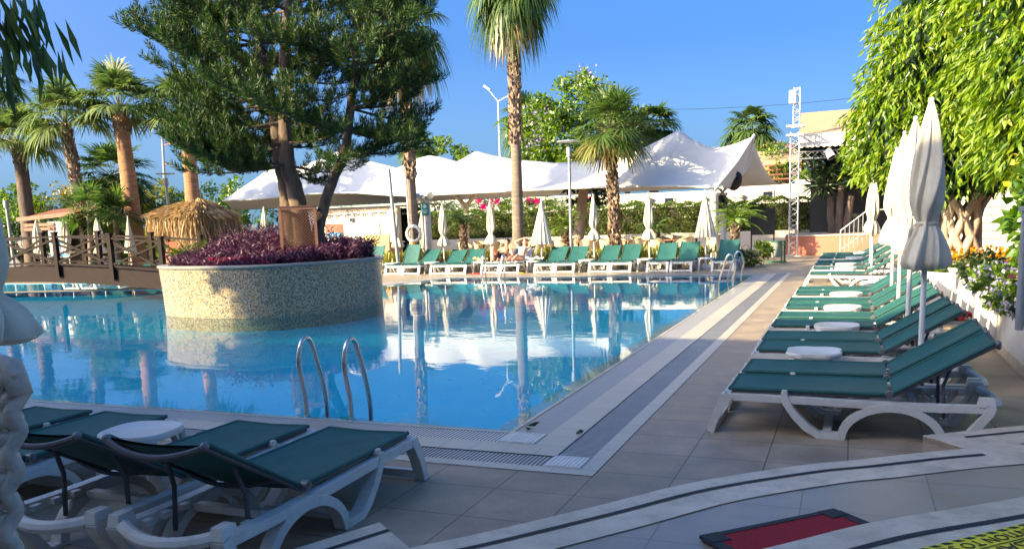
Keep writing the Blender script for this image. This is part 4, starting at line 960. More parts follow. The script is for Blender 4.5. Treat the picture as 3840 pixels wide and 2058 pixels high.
# ---------------------------------------------------------------- bar with plates, counter, back walls
def bar():
    t=thing('bar_wall','white bar wall decorated with hanging round plates','wall',(0,0,0)); Y=31
    a=W(800,531,Y); c=W(990,513,Y); zt=(a.z+c.z)/2
    b=MB(); b.box(((a.x-1+c.x)/2,Y+.15,zt/2+.02),(c.x-a.x+1.3,.3,zt)); b.build('wall','whitewall',t,False)
    b=MB(); b.box(((a.x+c.x)/2,Y+.9,zt+.05),(c.x-a.x+2,2.2,.08)); b.build('roof','hedge' if 0 else 'binbody',t,False)
    d=W(818,555,Y); e=W(868,640,Y); b=MB(); b.box(((d.x+e.x)/2,Y-.004,.95),(e.x-d.x,.02,1.75)); b.build('serving_hatch','redwood',t,False)
    cols=31; k=0
    for i in range(cols):
        px=818+(985-818)*i/(cols-1); n=1+ (i*7%4); 
        for j in range(n+1):
            if k>=99: break
            p=W(px,534-(px-818)*.062+j*(5.2 if j<2 else 4.6)+(2 if i%3==0 else 0),Y-.02); r=.055 if j<2 else .034; q=MB(); q.lathe([(r*.98,0),(r,.01),(r*.6,.014),(.001,.012)],(0,0,0),12); o=q.build('plate',('frieze','frieze2','frieze3')[(i*3+j*5)%3],t); o.location=p; o.rotation_euler=(PI/2,0,0); k+=1
    # projecting eave casts the shade on the lower wall
    p=W(965,560,Y); s=thing('menu_frame','cream framed menu board on the shaded bar wall','menu board',(W(936,575,Y).x,Y-.03,W(936,575,Y).z-.1)); q=MB(); q.box((0,0,0),(.75,.03,.62)); q.build('frame','offwall',s,False)
    for k in range(3): q=MB(); q.box((-.22+.22*k,-.02,0),(.17,.01,.46)); q.build('sheet','signwhite',s,False)
    s=thing('wall_lamp','small square lamp on the bar wall','wall lamp',(W(886,553,Y).x,Y-.05,W(886,553,Y).z)); q=MB(); q.box((0,0,0),(.14,.1,.14)); q.build('housing','greymetal',s,False); q=MB(); q.box((0,-.055,0),(.1,.012,.1)); q.build('glass','glass',s,False)
    # counter
    s=thing('bar_counter','wooden bar counter with metal trays in front of the plate wall','counter',(W(900,620,29.6).x,29.6,0)); q=MB(); q.box((.3,0,.5),(3.2,.6,1.0)); q.build('body','lattice',s,False); q=MB(); q.box((.3,0,1.02),(3.4,.7,.04)); q.build('top','stone',s,False)
    s=thing('ice_cream_freezer','white freezer with rounded blue lid on the bar counter','freezer',(W(843,590,29.6).x,29.6,1.04)); q=MB(); q.box((0,0,.12),(.7,.45,.24)); q.build('body','white',s,False); q=MB(); q.tube([(-.3,0,.26),(.3,0,.26)],.17,14); q.build('lid','signblue',s)
    for i,(px,l) in enumerate(((932,'Stack of tan chairs beside the bar counter'),(965,'Second stack of tan chairs by the bar, nearer the wall'))):
        p=W(px,640,28.6); s=thing('stacked_chairs',l,'chairs',(p.x,28.6,0),.3,'stacked chairs by the bar')
        for k in range(4): q=MB(); q.box((0,.05*k,.95+.03*k),(.5,.05,.62),Matrix.Rotation(R_(-10),3,'X')); q.box((0,-.2+.05*k,.52+.06*k),(.5,.5,.05)); q.build('chair_shell','tan',s,False)
        for x in(-.22,.22):
            for y in(-.4,.1): q=MB(); q.tube([(x,y,0),(x,y,.55)],.018,6); q.build('leg','redwood',s)
bar()
def backwalls():
    # long white garden wall behind the hedge, with small dark square openings
    Y=40.8; xs=[W(p,q,Y) for p,q in((985,512),(1190,500),(1500,492),(1800,478),(2000,455),(2095,446))]
    t=thing('garden_wall','long white plastered wall behind the hedge with small square openings','wall',(0,0,0)); b=MB()
    for p,q in zip(xs,xs[1:]): b.box(((p.x+q.x)/2,Y+.15,(p.z+q.z)/4),(q.x-p.x+ .0,.3,(p.z+q.z)/2))
    b.build('wall','whitewall',t,False)
    for px,py in((1156,540),(1268,520),(1335,508),(1384,513),(1482,515),(1606,518),(1684,509),(1932,493),(2058,489),(1045,545)):
        p=W(px,py,Y-.01); b=MB(); w=.42; b.box((p.x,Y+.0,p.z),(w,.06,w*.92)); f=b.build('window','glass',t,False)
        q=MB()
        for s in(-1,1): q.box((p.x+s*(w/2+.02),Y-.03,p.z),(.04,.07,w)); q.box((p.x,Y-.03,p.z+s*(w*.46+.02)),(w+.08,.07,.04))
        q.build('surround','offwall',f,False)
    for i,(px,py,l) in enumerate(((1340,528,'wall sconce left of the lamp post'),(1635,505,'wall sconce left of the far white umbrella'),(1866,497,'wall sconce right of the tent columns'),(1192,540,'wall sconce behind the pygmy palm'))):
        p=W(px,py,Y-.12); s=thing('wall_sconce','white '+l+' on the garden wall','wall lamp',p,0,'sconces on the garden wall'); b=MB(); b.lathe([(.02,-.14),(.05,-.05),(.13,.12),(.11,.12),(.02,-.03)],(0,0,0),12); b.build('shade','offwall',s); b=MB(); b.tube([(0,.12,-.12),(0,.03,-.14),(0,0,-.1)],.016,6); b.build('arm','offwall',s)
    # low wall under the hedge
    Y=38.2; t=thing('low_wall','low cream wall below the hedge behind the tables','wall',(0,0,0)); x0=W(1055,600,Y).x; x1=W(2000,590,Y).x; b=MB(); b.box(((x0+x1)/2,Y,.45),(x1-x0,.25,.9)); b.build('wall','offwall',t,False)
backwalls()
# hedge
def hedge(name,label,x0,x1,y0,y1,z0,z1,n,mt,L=.075,wave=.08):
    t=thing(name,label,'hedge',(0,0,0)); b=MB(); b.box(((x0+x1)/2,(y0+y1)/2,(z0+z1)/2-.05),(x1-x0-.2,(y1-y0)-.25,z1-z0-.15)); b.build('stems','soil',t,False)
    P=np.empty((n,3)); f=RNG.random(n); P[:,0]=RNG.uniform(x0,x1,n)
    front=f<.62; P[:,1]=np.where(front,y0+RNG.normal(size=n)*.05,RNG.uniform(y0,y1,n)); P[:,2]=np.where(front,RNG.uniform(z0,z1,n),z1+RNG.normal(size=n)*.03)
    wv=wave*(np.sin(P[:,0]*3.1)+np.sin(P[:,0]*7.7+P[:,2]*5)+np.sin(P[:,2]*9+P[:,0]*2)); P[:,1]+=np.where(front,wv,0); P[:,2]+=np.where(front,0,wv*.8)
    D=RNG.normal(size=(n,3))+np.where(front[:,None],np.array([0,-1.,.5]),np.array([0,-.2,1.2])); leaves('foliage',P,D,L*(.7+.6*RNG.random(n)),L*.55,mt,t); return t
hedge('clipped_hedge','long clipped green hedge in front of the white garden wall',W(1055,560,39).x,W(2100,540,39).x,38.6,39.7,.85,2.2,28000,'hedge',.095)
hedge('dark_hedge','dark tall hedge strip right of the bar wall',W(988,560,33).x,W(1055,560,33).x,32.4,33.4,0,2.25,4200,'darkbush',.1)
# ---------------------------------------------------------------- palms
def frond_arrays(o,az,el,pet,bl,nb,droop,wid,spread=2.05,curl=.0):
    """one fan leaf: returns (verts, quads) of the blades and the stalk path"""
    d=Vector((math.cos(az)*math.cos(el),math.sin(az)*math.cos(el),math.sin(el))); pts=[Vector(o)]; dd=d.copy()
    for i in range(5):
        pts.append(pts[-1]+dd*pet/5); dd=(dd+Vector((0,0,-.10-.05*droop))).normalized()
    P=np.array(pts[-1]); X=np.array(dd); S=np.cross(X,[0,0,1.]); S/=max(1e-6,np.linalg.norm(S)); Nn=np.cross(S,X)
    a=np.linspace(-spread,spread,nb)+RNG.normal(size=nb)*.03; D=np.cos(a)[:,None]*X+np.sin(a)[:,None]*S+(.18*np.abs(np.sin(a))+RNG.normal(size=nb)*.06)[:,None]*Nn
    D=unit(D); L=bl*(1-.22*(np.abs(a)/spread)**2)*(.9+.2*RNG.random(nb)); side=unit(np.cross(D,Nn))
    ts=np.array([0,.3,.6,.82,1.]); ws=np.array([.3,1,.85,.45,.03])*wid; rows=[]
    dr=droop*(.7+.6*RNG.random(nb))
    for t,w in zip(ts,ws):
        c=P+D*(L*t)[:,None]; c[:,2]-=dr*L*np.maximum(0,t-.25)**2*1.5
        c-= D*(dr*L*.25*np.maximum(0,t-.5)**2)[:,None]
        rows+= [c+side*w/2,c-side*w/2]
    V=np.stack(rows,1).reshape(-1,3); b=np.arange(nb)[:,None]*10; Fq=np.concatenate([b+np.array([[2*k,2*k+1,2*k+3,2*k+2]]) for k in range(4)],0)
    return V,Fq,pts
def fronds(t,specs,mtl,name,stalks=True):
    Vs=[];Fs=[];off=0; sb=MB()
    for sp_ in specs:
        V,Fq,pts=frond_arrays(*sp_); Vs.append(V); Fs.append(Fq+off); off+=len(V)
        if stalks: sb.tube(pts[::2]+[pts[-1]],[.022,.018,.014,.012][:len(pts[::2])+1],4,False)
    o=obj(name,mesh_np(name,np.concatenate(Vs),np.concatenate(Fs),mtl),t)
    if stalks: sb.build('leaf_stalks','petiole',o)
    return o
def fanpalm(label,base,top,r0,r1,n=30,pet=.9,bl=.9,nb=26,droop=.5,wid=.055,mt='palmleaf',dry=8,dryel=(-75,-35),boots=(0,0),trunk='trunkgrey',elr=(-30,85),group=None,name='fan_palm',bend=.0,flare=1.35):
    base=Vector(base); top=Vector(top); t=thing(name,label,'palm tree',base,0,group); H=top-base
    pts=[H*(i/14)+Vector((math.sin(i/14*PI)*bend,0,0)) for i in range(15)]; rr=[(r0+(r1-r0)*i/14)*(flare if i==0 else (1+(flare-1)*.35 if i==1 else 1))*random.uniform(.97,1.03) for i in range(15)]
    b=MB(); sm=cr(pts,4); rs=np.interp(np.linspace(0,1,len(sm)),np.linspace(0,1,15),rr)*(1+.012*np.array([(-1)**k for k in range(len(sm))])); b.tube(sm,list(rs),16); tk=b.build('trunk',trunk,t)
    if boots[1]>boots[0]:
        P=[];D=[];k=0; hh=H.length; z=boots[0]
        while z<boots[1]:
            i=z/hh*14; q=H*(z/hh)+Vector((math.sin(z/hh*PI)*bend,0,0)); r=np.interp(i,range(15),rr)
            for j in range(9):
                a=j*.698+k*.35+random.gauss(0,.12); P.append(q+Vector((math.cos(a)*r*.97,math.sin(a)*r*.97,random.gauss(0,.03)))); D.append((math.cos(a)*.42,math.sin(a)*.42,1))
            k+=1; z+=.085
        V,Fq=leaf_arrays(np.array([tuple(p) for p in P]),np.array(D),np.array([random.uniform(.13,.24) for _ in P]),.10,-.12,.3,RNG,None); obj('leaf_bases',mesh_np('leaf_bases',V,Fq,'boots'),tk)
    sp_=[]; 
    for i in range(n):
        u=(i+.5)/n; el=R_(elr[1]+(elr[0]-elr[1])*u**.85+random.gauss(0,5)); az=i*2.39996+random.gauss(0,.15)
        sp_.append((tuple(H+Vector((0,0,.12*(1-u)))),az,el,pet*random.uniform(.8,1.15),bl*random.uniform(.85,1.12),nb,droop*(.6+.8*u),wid))
    fronds(t,sp_,mt,'crown')
    if dry:
        sp_=[(tuple(H-Vector((0,0,.1))),i*2.39996+random.gauss(0,.3),R_(random.uniform(*dryel)),pet*random.uniform(.6,.95),bl*random.uniform(.8,1.05),nb-4,droop*1.5,wid) for i in range(dry)]
        fronds(t,sp_,'palmdry','dry_fronds')
    return t
def WB(px,py,Y): p=W(px,py,Y); return Vector((p.x,Y,0))
# tall palm in the middle
p=WB(1304,625,28.2); q=W(1288,-35,28.2)
fanpalm('Tall fan palm with ragged trunk rising out of the frame, centre',p,q,.215,.15,n=38,pet=1.0,bl=1.0,nb=30,droop=.85,wid=.085,dry=9,dryel=(-62,-40),boots=(4.3,9.3),elr=(-55,80))
p=WB(1548,620,29.5); q=W(1535,333,29.5)
fanpalm('Medium fan palm with shaggy trunk in front of the tent',p,q,.19,.15,n=36,pet=.9,bl=.92,nb=28,droop=.35,wid=.06,dry=12,dryel=(-35,5),boots=(.5,4.6),elr=(-22,90),trunk='barkdark',mt='palmleaf')
p=WB(1043,600,27.6); q=W(1012,90,27.6)
fanpalm('Tall slim fan palm half hidden behind the right side of the pine',p,q,.20,.13,n=34,pet=1.0,bl=1.0,nb=28,droop=.85,wid=.08,dry=16,dryel=(-60,-15),boots=(3.3,7.8),elr=(-50,80))
YL=26.5
p=WB(348,640,YL); q=W(302,285,YL)
fanpalm('Stout fan palm with orange brown trunk left of the pine',p,q,.36,.27,n=30,pet=1.2,bl=1.02,nb=32,droop=.42,wid=.095,mt='palmpale',dry=0,dryel=(-55,-30),boots=(5.6,6.6),trunk='trunkbrown',elr=(12,90),flare=1.15)
p=WB(496,640,YL+1); q=W(468,300,YL+1)
fanpalm('Fan palm with orange brown trunk whose crown hides behind the pine',p,q,.33,.25,n=28,pet=1.2,bl=1.02,nb=32,droop=.42,wid=.095,mt='palmpale',dry=0,trunk='trunkbrown',elr=(12,90),boots=(5.6,6.3),flare=1.15)
p=WB(206,640,YL-.5); q=W(163,318,YL-.5)
fanpalm('Fan palm with scaly bent trunk left of the stout orange trunk',p,q,.19,.20,n=26,pet=1.2,bl=1.02,nb=32,droop=.55,wid=.09,mt='palmpale',dry=0,boots=(1.9,6.2),elr=(10,88),bend=.25,trunk='trunkgrey')
p=WB(80,640,YL); q=W(48,372,YL)
fanpalm('Dark trunked fan palm near the left edge above the kiosk',p,q,.33,.25,n=30,pet=1.2,bl=1.02,nb=32,droop=.55,wid=.09,mt='palmpale',dry=0,boots=(4.8,5.5),trunk='barkdark',elr=(8,90),flare=1.1)
p=WB(-20,640,30); q=W(-22,225,30)
fanpalm('Palm crown cut by the left edge, above the others',p,q,.3,.25,n=26,pet=1.2,bl=1.02,nb=30,droop=.6,wid=.09,mt='palmleaf',dry=4,elr=(-30,88))
p=WB(290,640,30.5); q=W(285,455,30.5)
fanpalm('Bushy dark green fan palm behind the stout orange trunk',p,q,.25,.22,n=44,pet=1.25,bl=1.2,nb=28,droop=.4,wid=.1,mt='palmleaf',dry=3,elr=(-55,80),boots=(.6,4.2),trunk='barkdark')
for i,(px,py,Y,h,l) in enumerate([(225,545,24.9,1.2,'Low young fan palm right of the notice kiosk'),(292,555,25.8,1.0,'Low dark fan palm behind the bridge umbrellas')]):
    p=WB(px,640,Y); q=W(px,py,Y); fanpalm(l,p,q,.12,.1,n=18,pet=.75,bl=.8,nb=20,droop=.35,wid=.075,mt='palmleaf',dry=0,elr=(0,80),flare=1.1,group='low fan palms by the bridge')
for i,(px,py,Y,l,s) in enumerate([(1327,300,52,'Distant palm left of the flowering tree',1.25),(1645,320,50,'Distant palm just above the tent, right of the shaggy palm',1.05),(1888,330,48,'Distant palm right of the tent tip',1.0),(1052,372,46,'Small distant palm peeking between pine and tent',.8)]):
    p=WB(px,560,Y); q=W(px,py+8,Y); fanpalm(l,p,q,.3,.25,n=34,pet=.95*s,bl=1.05*s,nb=26,droop=.65,wid=.12,mt='palmleaf',dry=3,elr=(-45,80),group='distant palms beyond the tent')
# pygmy date palms (feather leaves)
def feather(label,base,h,r,L,n,group,trunk='boots'):
    t=thing('pygmy_palm',label,'palm',base,0,group); b=MB(); b.tube([(0,0,0),(.02,0,h*.5),(0,0,h)],[r*1.15,r,r*.9],10); tk=b.build('trunk','barkdark',t); P=[];D=[]
    z=.05
    while z<h:
        for j in range(7): a=j*.9+z*17; P.append((math.cos(a)*r*.95,math.sin(a)*r*.95,z)); D.append((math.cos(a)*.5,math.sin(a)*.5,1))
        z+=.07
    V,Fq=leaf_arrays(np.array(P),np.array(D),.11,.09,-.1,.3,RNG,None); obj('leaf_bases',mesh_np('leaf_bases',V,Fq,'boots'),tk)
    P=[];D=[]
    for i in range(n):
        az=i*2.4; el=R_(random.uniform(5,75)); d=Vector((math.cos(az)*math.cos(el),math.sin(az)*math.cos(el),math.sin(el))); p=Vector((0,0,h))
        for k in range(16):
            p=p+d*L/16; d=(d+Vector((0,0,-.085))).normalized(); s=d.cross(Vector((0,0,1))).normalized()
            for sg in(-1,1): P.append(tuple(p)); D.append(tuple(d*.6+s*sg*.8+Vector((0,0,-.1))))
    leaves('crown',P,D,L*.28,.028,'palmleaf' if random.random()<.5 else 'bush',t,-.1,.1)
for px,py,Y,L,l in [(1165,565,29.5,.95,'Pygmy palm left of the umbrella above the sunbathing man'),(1421,572,30.5,.75,'Small pygmy palm beside the grey lamp post'),(1648,575,30.5,.7,'Small pygmy palm behind the slim umbrella near the low hedge'),(1850,560,30.,1.0,'Pygmy palm right of the tent columns')]:
    q=W(px,py,Y); feather(l,(q.x,Y,0),q.z,.13,L,26,'pygmy palms by the terrace')
# yucca / dracaena tree in the shade by the stage
q=W(2108,500,36.3); t=thing('yucca_tree','dark spiky yucca tree with stout trunks in the shade by the stage','tree',(q.x,36.0,0)); b=MB()
for dx,h in((-.3,2.2),(.1,2.6),(.5,2.2)): limb(b,(dx*.5,0,.3),(dx,0,h),.17,.12,.05,sides=10)
b.build('trunk','barkdark',t)
P=[];D=[]
for hx,hz in((-.9,4.0),(-.3,3.2),(.3,4.3),(.9,3.5),(-.6,2.7),(.0,3.7),(1.3,4.2),(1.5,3.2),(.7,2.8)):
    for k in range(110): P.append((hx+random.gauss(0,.12),random.gauss(0,.4),hz)); D.append(tuple(Vector((random.gauss(0,1),random.gauss(0,1),random.gauss(.1,.8)))))
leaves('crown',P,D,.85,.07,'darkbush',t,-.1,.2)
# ---------------------------------------------------------------- background trees and bushes
q=W(1440,190,46); c=W(1430,330,46)
t=btree('jacaranda_tree','tall jacaranda with pale purple blossom behind the tent','x' and (WB(1450,400,46)),q.z,(3.0,2.2,2.9),7500,'bush','barkdark',L=.30,Wd=.15,tr=.3,flower='lavtree',fn=420,cl=80)
for o in t.children:
    pass
btree('flowering_tree','lower bushy tree with purple blossom left of the jacaranda',WB(1368,400,47),W(1368,262,47).z,(2.4,2.0,2.6),4200,'bush','barkdark',L=.28,Wd=.14,tr=.22,flower='lavtree',fn=200,cl=60)
btree('dark_tree','dark leafy tree right of the shaggy palm crown',WB(1575,400,47),W(1575,215,47).z,(1.6,1.6,2.6),2200,'hedge','barkdark',L=.28,Wd=.14,tr=.2)
btree('round_tree','light green tree top between pine and tent',WB(1115,420,50),W(1115,355,50).z,(2.3,2,1.8),2600,'bush','barkdark',L=.3,Wd=.15,tr=.2)
btree('oleander_bush','pink flowering oleander above the yellow pergola',WB(1950,400,44),W(1950,362,44).z,(2.1,1.2,1.0),1900,'bush','barkdark',L=.26,Wd=.07,tr=.1,flower='oleander',fn=420,cat='bush')
BG='bushes along the left boundary'
for i,(px,py,Y,rx,rz,mt_b,l) in enumerate([(-30,470,34,2.6,1.9,'darkbush','Dark green bush at the far left boundary'),(55,465,33,2.3,1.8,'bush','Bright green bush behind the dark palm trunk'),(150,475,33.5,2.2,1.7,'olive','Ochre coloured bush behind the kiosk'),(235,470,35,2.2,1.8,'bush','Green bush behind the low young palm'),(330,480,35,2.4,1.7,'darkbush','Dark bush between the two orange trunks'),(405,462,34,2.2,1.9,'limeleaf','Yellow green bush left of the second orange trunk'),(450,478,33,1.8,1.7,'bush','Green bush behind the thatched hut'),(530,468,36,2.0,1.8,'bush','Rounded green tree right of the second orange trunk'),(600,460,40,1.8,1.9,'bush','Feathery grey green bush left of the tent tip')]):
    q=W(px,py,Y); btree('boundary_bush',l,(q.x,Y,0),q.z,(rx,1.4,rz),2300,mt_b,'barkdark',L=.24,Wd=.11,tr=.1,group=BG,cat='bush',low=.2)
for i,(px,py,Y,rx,rz,l) in enumerate([(40,585,28.5,1.5,.9,'Dark shrub mass under the leftmost palms'),(330,590,27.8,1.6,.8,'Dark shrub behind the plump bridge umbrella'),(225,590,27.6,1.6,.8,'Dark shrub behind the middle bridge umbrella'),(450,575,26,1.5,.9,'Leafy shrub between palm trunk and thatched hut'),(140,575,29,1.8,1.0,'Dark shrub behind the notice kiosk')]):
    q=W(px,py-30,Y); btree('low_shrub',l,(q.x,Y,0),max(.9,q.z),(rx,.9,rz),1300,['darkbush','bush','darkbush','bush','darkbush'][i],'barkdark',L=.26,Wd=.1,tr=.08,group='shrubs behind the bridge',cat='shrub',low=.2)
for i,(px,py,Y,rx,rz,mt_b,l) in enumerate([(1870,425,41.8,.9,1.0,'limeleaf','Yellow green shrub behind the black loudspeaker'),(2045,435,41.8,1.3,1.0,'bush','Green shrub right of the truss tower above the wall'),(1905,455,41.8,.6,.6,'limeleaf','Small bright shrub under the yellow pergola')]):
    q=W(px,py,Y); btree('wall_shrub',l,(q.x,Y,0),q.z,(rx,.7,rz),900,mt_b,'barkdark',L=.2,Wd=.09,tr=.06,group='shrubs above the garden wall',cat='shrub',low=.6)
# dark planting under the tent, seen over the bar
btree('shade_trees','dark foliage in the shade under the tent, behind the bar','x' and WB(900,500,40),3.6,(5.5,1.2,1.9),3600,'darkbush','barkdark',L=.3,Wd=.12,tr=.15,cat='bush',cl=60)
# bougainvillea on the wall
t=thing('bougainvillea','magenta bougainvillea trailing over the white wall under the tent','climbing plant',(0,0,0)); P=[];D=[]
for k in range(900):
    px=random.uniform(1095,1520); py=496+abs(random.gauss(0,14)); q=W(px,py+ (8 if px<1200 else 0),40.6); P.append(tuple(q)); D.append((random.gauss(0,1),-1,random.gauss(-.4,.6)))
leaves('foliage',P,D,.16,.08,'bush',t); P=[];D=[]
for cx,cy,n in((1206,502,70),(1217,520,60),(1252,506,26),(1240,505,20),(1350,505,70),(1330,502,20),(1480,503,14)):
    for k in range(n): q=W(cx+random.gauss(0,3.6),cy+random.gauss(0,3.2),40.55); P.append(tuple(q)); D.append((random.gauss(0,1),-1,random.gauss(0,.8)))
leaves('blossom',P,D,.13,.11,'magenta',t)
b=MB(); limb(b,(W(1216,600,40.5).x,40.55,.8),W(1250,500,40.55),.05,.03,.2); b.build('stem','barkdark',t)
# leaning trunk under the tent edge
b=MB(); a=W(1446,600,33.5); c=W(1470,495,33.5); t=thing('leaning_tree','leaning brown trunk with leafy top under the tent, right of the lamp post','tree',(a.x,33.5,0)); limb(b,(0,0,0),(c.x-a.x,0,c.z+.3),.27,.2,.06,sides=12); b.build('trunk','ficusbark',t); crown_leaves('crown',(c.x-a.x,.3,c.z+.1),(1.,.6,.35),500,'darkbush',t,.25,.1)
# low lime shrubs between the far loungers and the terrace
GL='lime green shrubs behind the far loungers'
for i,(px,w_,l) in enumerate([(985,.7,'Lime shrub behind the steep-backed far lounger'),(1068,1.0,'Lime shrub right of the raised far lounger'),(1130,.9,'Lime shrub below the thin umbrella right of the column'),(1205,.9,'Lime shrub left of the sunbathing man'),(1260,.7,'Lime shrub directly behind the sunbathing man'),(1385,1.0,'Lime shrub below the striped umbrella'),(1440,.6,'Lime shrub by the lamp post foot'),(1520,1.1,'Lime shrub left of the scaly palm foot'),(1580,.9,'Lime shrub right of the scaly palm foot'),(1640,1.0,'Lime shrub below the slim umbrella'),(1700,1.0,'Lime shrub behind the half-shaded lounger'),(1765,1.1,'Lime shrub below the grey white umbrella')]):
    q=WB(px,640,27.4); t=thing('lime_shrub',l,'shrub',q,0,GL); n=420; P=np.stack([RNG.normal(size=n)*w_*.38,RNG.normal(size=n)*.22,RNG.random(n)*.55],1); D=RNG.normal(size=(n,3))*.5+np.array([0,0,1.2]); leaves('foliage',P,D,.26*(.6+.7*RNG.random(n)),.045,'limeleaf',t); b=MB(); b.tube([(0,0,0),(0,0,.4)],.03,6); b.build('stem','barkdark',t)
q=WB(1893,660,27.2); btree('round_shrub','dark rounded shrub at the pool corner beside the last far lounger',q,.85,(.55,.45,.42),1300,'hedge','barkdark',L=.12,Wd=.06,tr=.04,cat='shrub',low=.3)
# ---------------------------------------------------------------- right-hand planting
WX=1.56
t=thing('planter_wall','low white planter wall behind the right-hand loungers','planter wall',(0,0,0)); b=MB(); b.box((WX+.1,11.2,.30),(.2,9.6,.56)); b.build('wall','whitewall',t,False); b=MB(); b.box((WX+.11,11.2,.583),(.26,9.64,.03)); b.build('coping','whitewall',t,False); b=MB(); b.box((WX-.004,11.2,.05),(.01,9.6,.10)); b.build('skirting','stone',t,False)
b=MB(); b.box((WX+1.5,11.2,.25),(2.6,9.6,.5)); b.build('soil','soil',t,False)
bx=G(2345,692,.5); t=thing('flower_bed','raised white round flower bed around the ficus trunk','flower bed',(2.55,16.95,0)); b=MB(); b.lathe([(1.6,0),(1.6,.5),(1.46,.52),(1.42,.44)],(0,0,0),40); b.build('wall','whitewall',t); b=MB(); b.prism([(1.44*math.cos(a/20*PI),1.44*math.sin(a/20*PI)) for a in range(40)],0,.46,sides=False); b.build('soil','soil',t,False)
P=[];D=[];P2_=[];D2=[]
for k in range(2600):
    a=random.uniform(0,6.28); r=1.4*random.random()**.5; x,y=2.55+r*math.cos(a),16.95+r*math.sin(a)
    if random.random()<.36: P2_.append((x,y,.74+random.gauss(0,.06))); D2.append((random.gauss(0,.6),random.gauss(-.5,.6),.5))
    else: P.append((x,y,.48+random.random()*.22)); D.append((random.gauss(0,1),random.gauss(-.3,1),.8))
t=thing('marigolds','orange marigolds filling the round bed under the ficus','flowers',(0,0,0)); t['kind']='stuff'; leaves('foliage',P,D,.13,.05,'bush',t); leaves('blossom',P2_,D2,.065,.065,'marigold',t)
def flowerbush(name,label,c,r,n,leaf,fl,nf,L,Wd,fs,cat='plant'):
    t=thing(name,label,cat,(c[0],c[1],0)); crown_leaves('foliage',(0,0,c[2]),r,n,leaf,t,L,Wd,cl=max(12,n//40),shell=.4)
    if nf: crown_leaves('blossom',(0,-.05,c[2]+.03),[x*1.03 for x in r],nf,fl,t,fs,fs,.95,cl=max(8,nf//4))
    b=MB(); b.tube([(0,0,.4),(.02,0,c[2])],.025,6); b.build('stem','barkdark',t); return t
flowerbush('lilac_flowers','sprawling plant with small lilac flowers on the planter wall',(1.75,10.6,.72),(.45,1.1,.26),2300,'bush','lilac',520,.075,.045,.04)
flowerbush('dark_shrub','dark trailing shrub at the near end of the planter wall',(1.85,8.9,.62),(.42,.7,.22),1500,'darkbush','lilac',30,.075,.04,.03)
flowerbush('brown_shrub','small reddish brown shrub between marigolds and lilac flowers',(1.8,13.6,.68),(.4,.6,.28),900,'darkbush','oleander',20,.08,.04,.03)
flowerbush('terracotta_flowers','withered orange brown blooms in the planter',(1.95,9.6,.78),(.28,.4,.16),160,'bush','terracotta' if 0 else 'marigold',0,.08,.05,.1)
bt=bpy.data.objects['terracotta_flowers']; leaves('blossom',[(random.gauss(0,.16),random.gauss(0,.2),.85+random.gauss(0,.06)) for _ in range(120)],[tuple(rnd_unit(1)[0]) for _ in range(120)],.10,.09,'oleander',bt)
t=flowerbush('hibiscus_bush','broad leaved shrub with yellow flowers at the right edge',(1.98,9.9,1.42),(.50,.7,.72),1150,'broad','yellowpetal',80,.15,.095,.085,'shrub')
b=MB(); b.tube([(1.98,9.9,.4),(2.0,9.9,1.0),(2.1,9.9,1.6)],.035,8); b.v=[(x-1.98,y-9.9,z) for x,y,z in b.v]; b.build('branch','ficusbark',t)
p=W(2571,700,8.6); t=thing('metal_post','slim grey metal post at the right picture edge','post',(p.x,8.6,.5)); b=MB(); b.tube([(0,0,0),(0,0,1.05)],.035,10); b.build('shaft','greymetal',t); b=MB(); b.lathe([(.06,1.05),(.06,1.09),(.01,1.1)],(0,0,0),12); b.build('cap','greymetal',t)
# white boarded building behind the ficus
t=thing('white_boarded_building','white clapboard building behind the ficus trunks','building',(6.2,24.5,0)); b=MB(); b.box((0,0,1.3),(8,.3,2.6)); b.build('wall','whitewall',t,False); b=MB()
for k in range(12): b.box((0,-.16,.2+k*.2),(8,.02,.012))
b.build('board_joints','greymetal',t,False); b=MB(); b.box((0,-.4,2.65),(8.4,1.4,.1)); b.build('eave','whitewall',t,False)
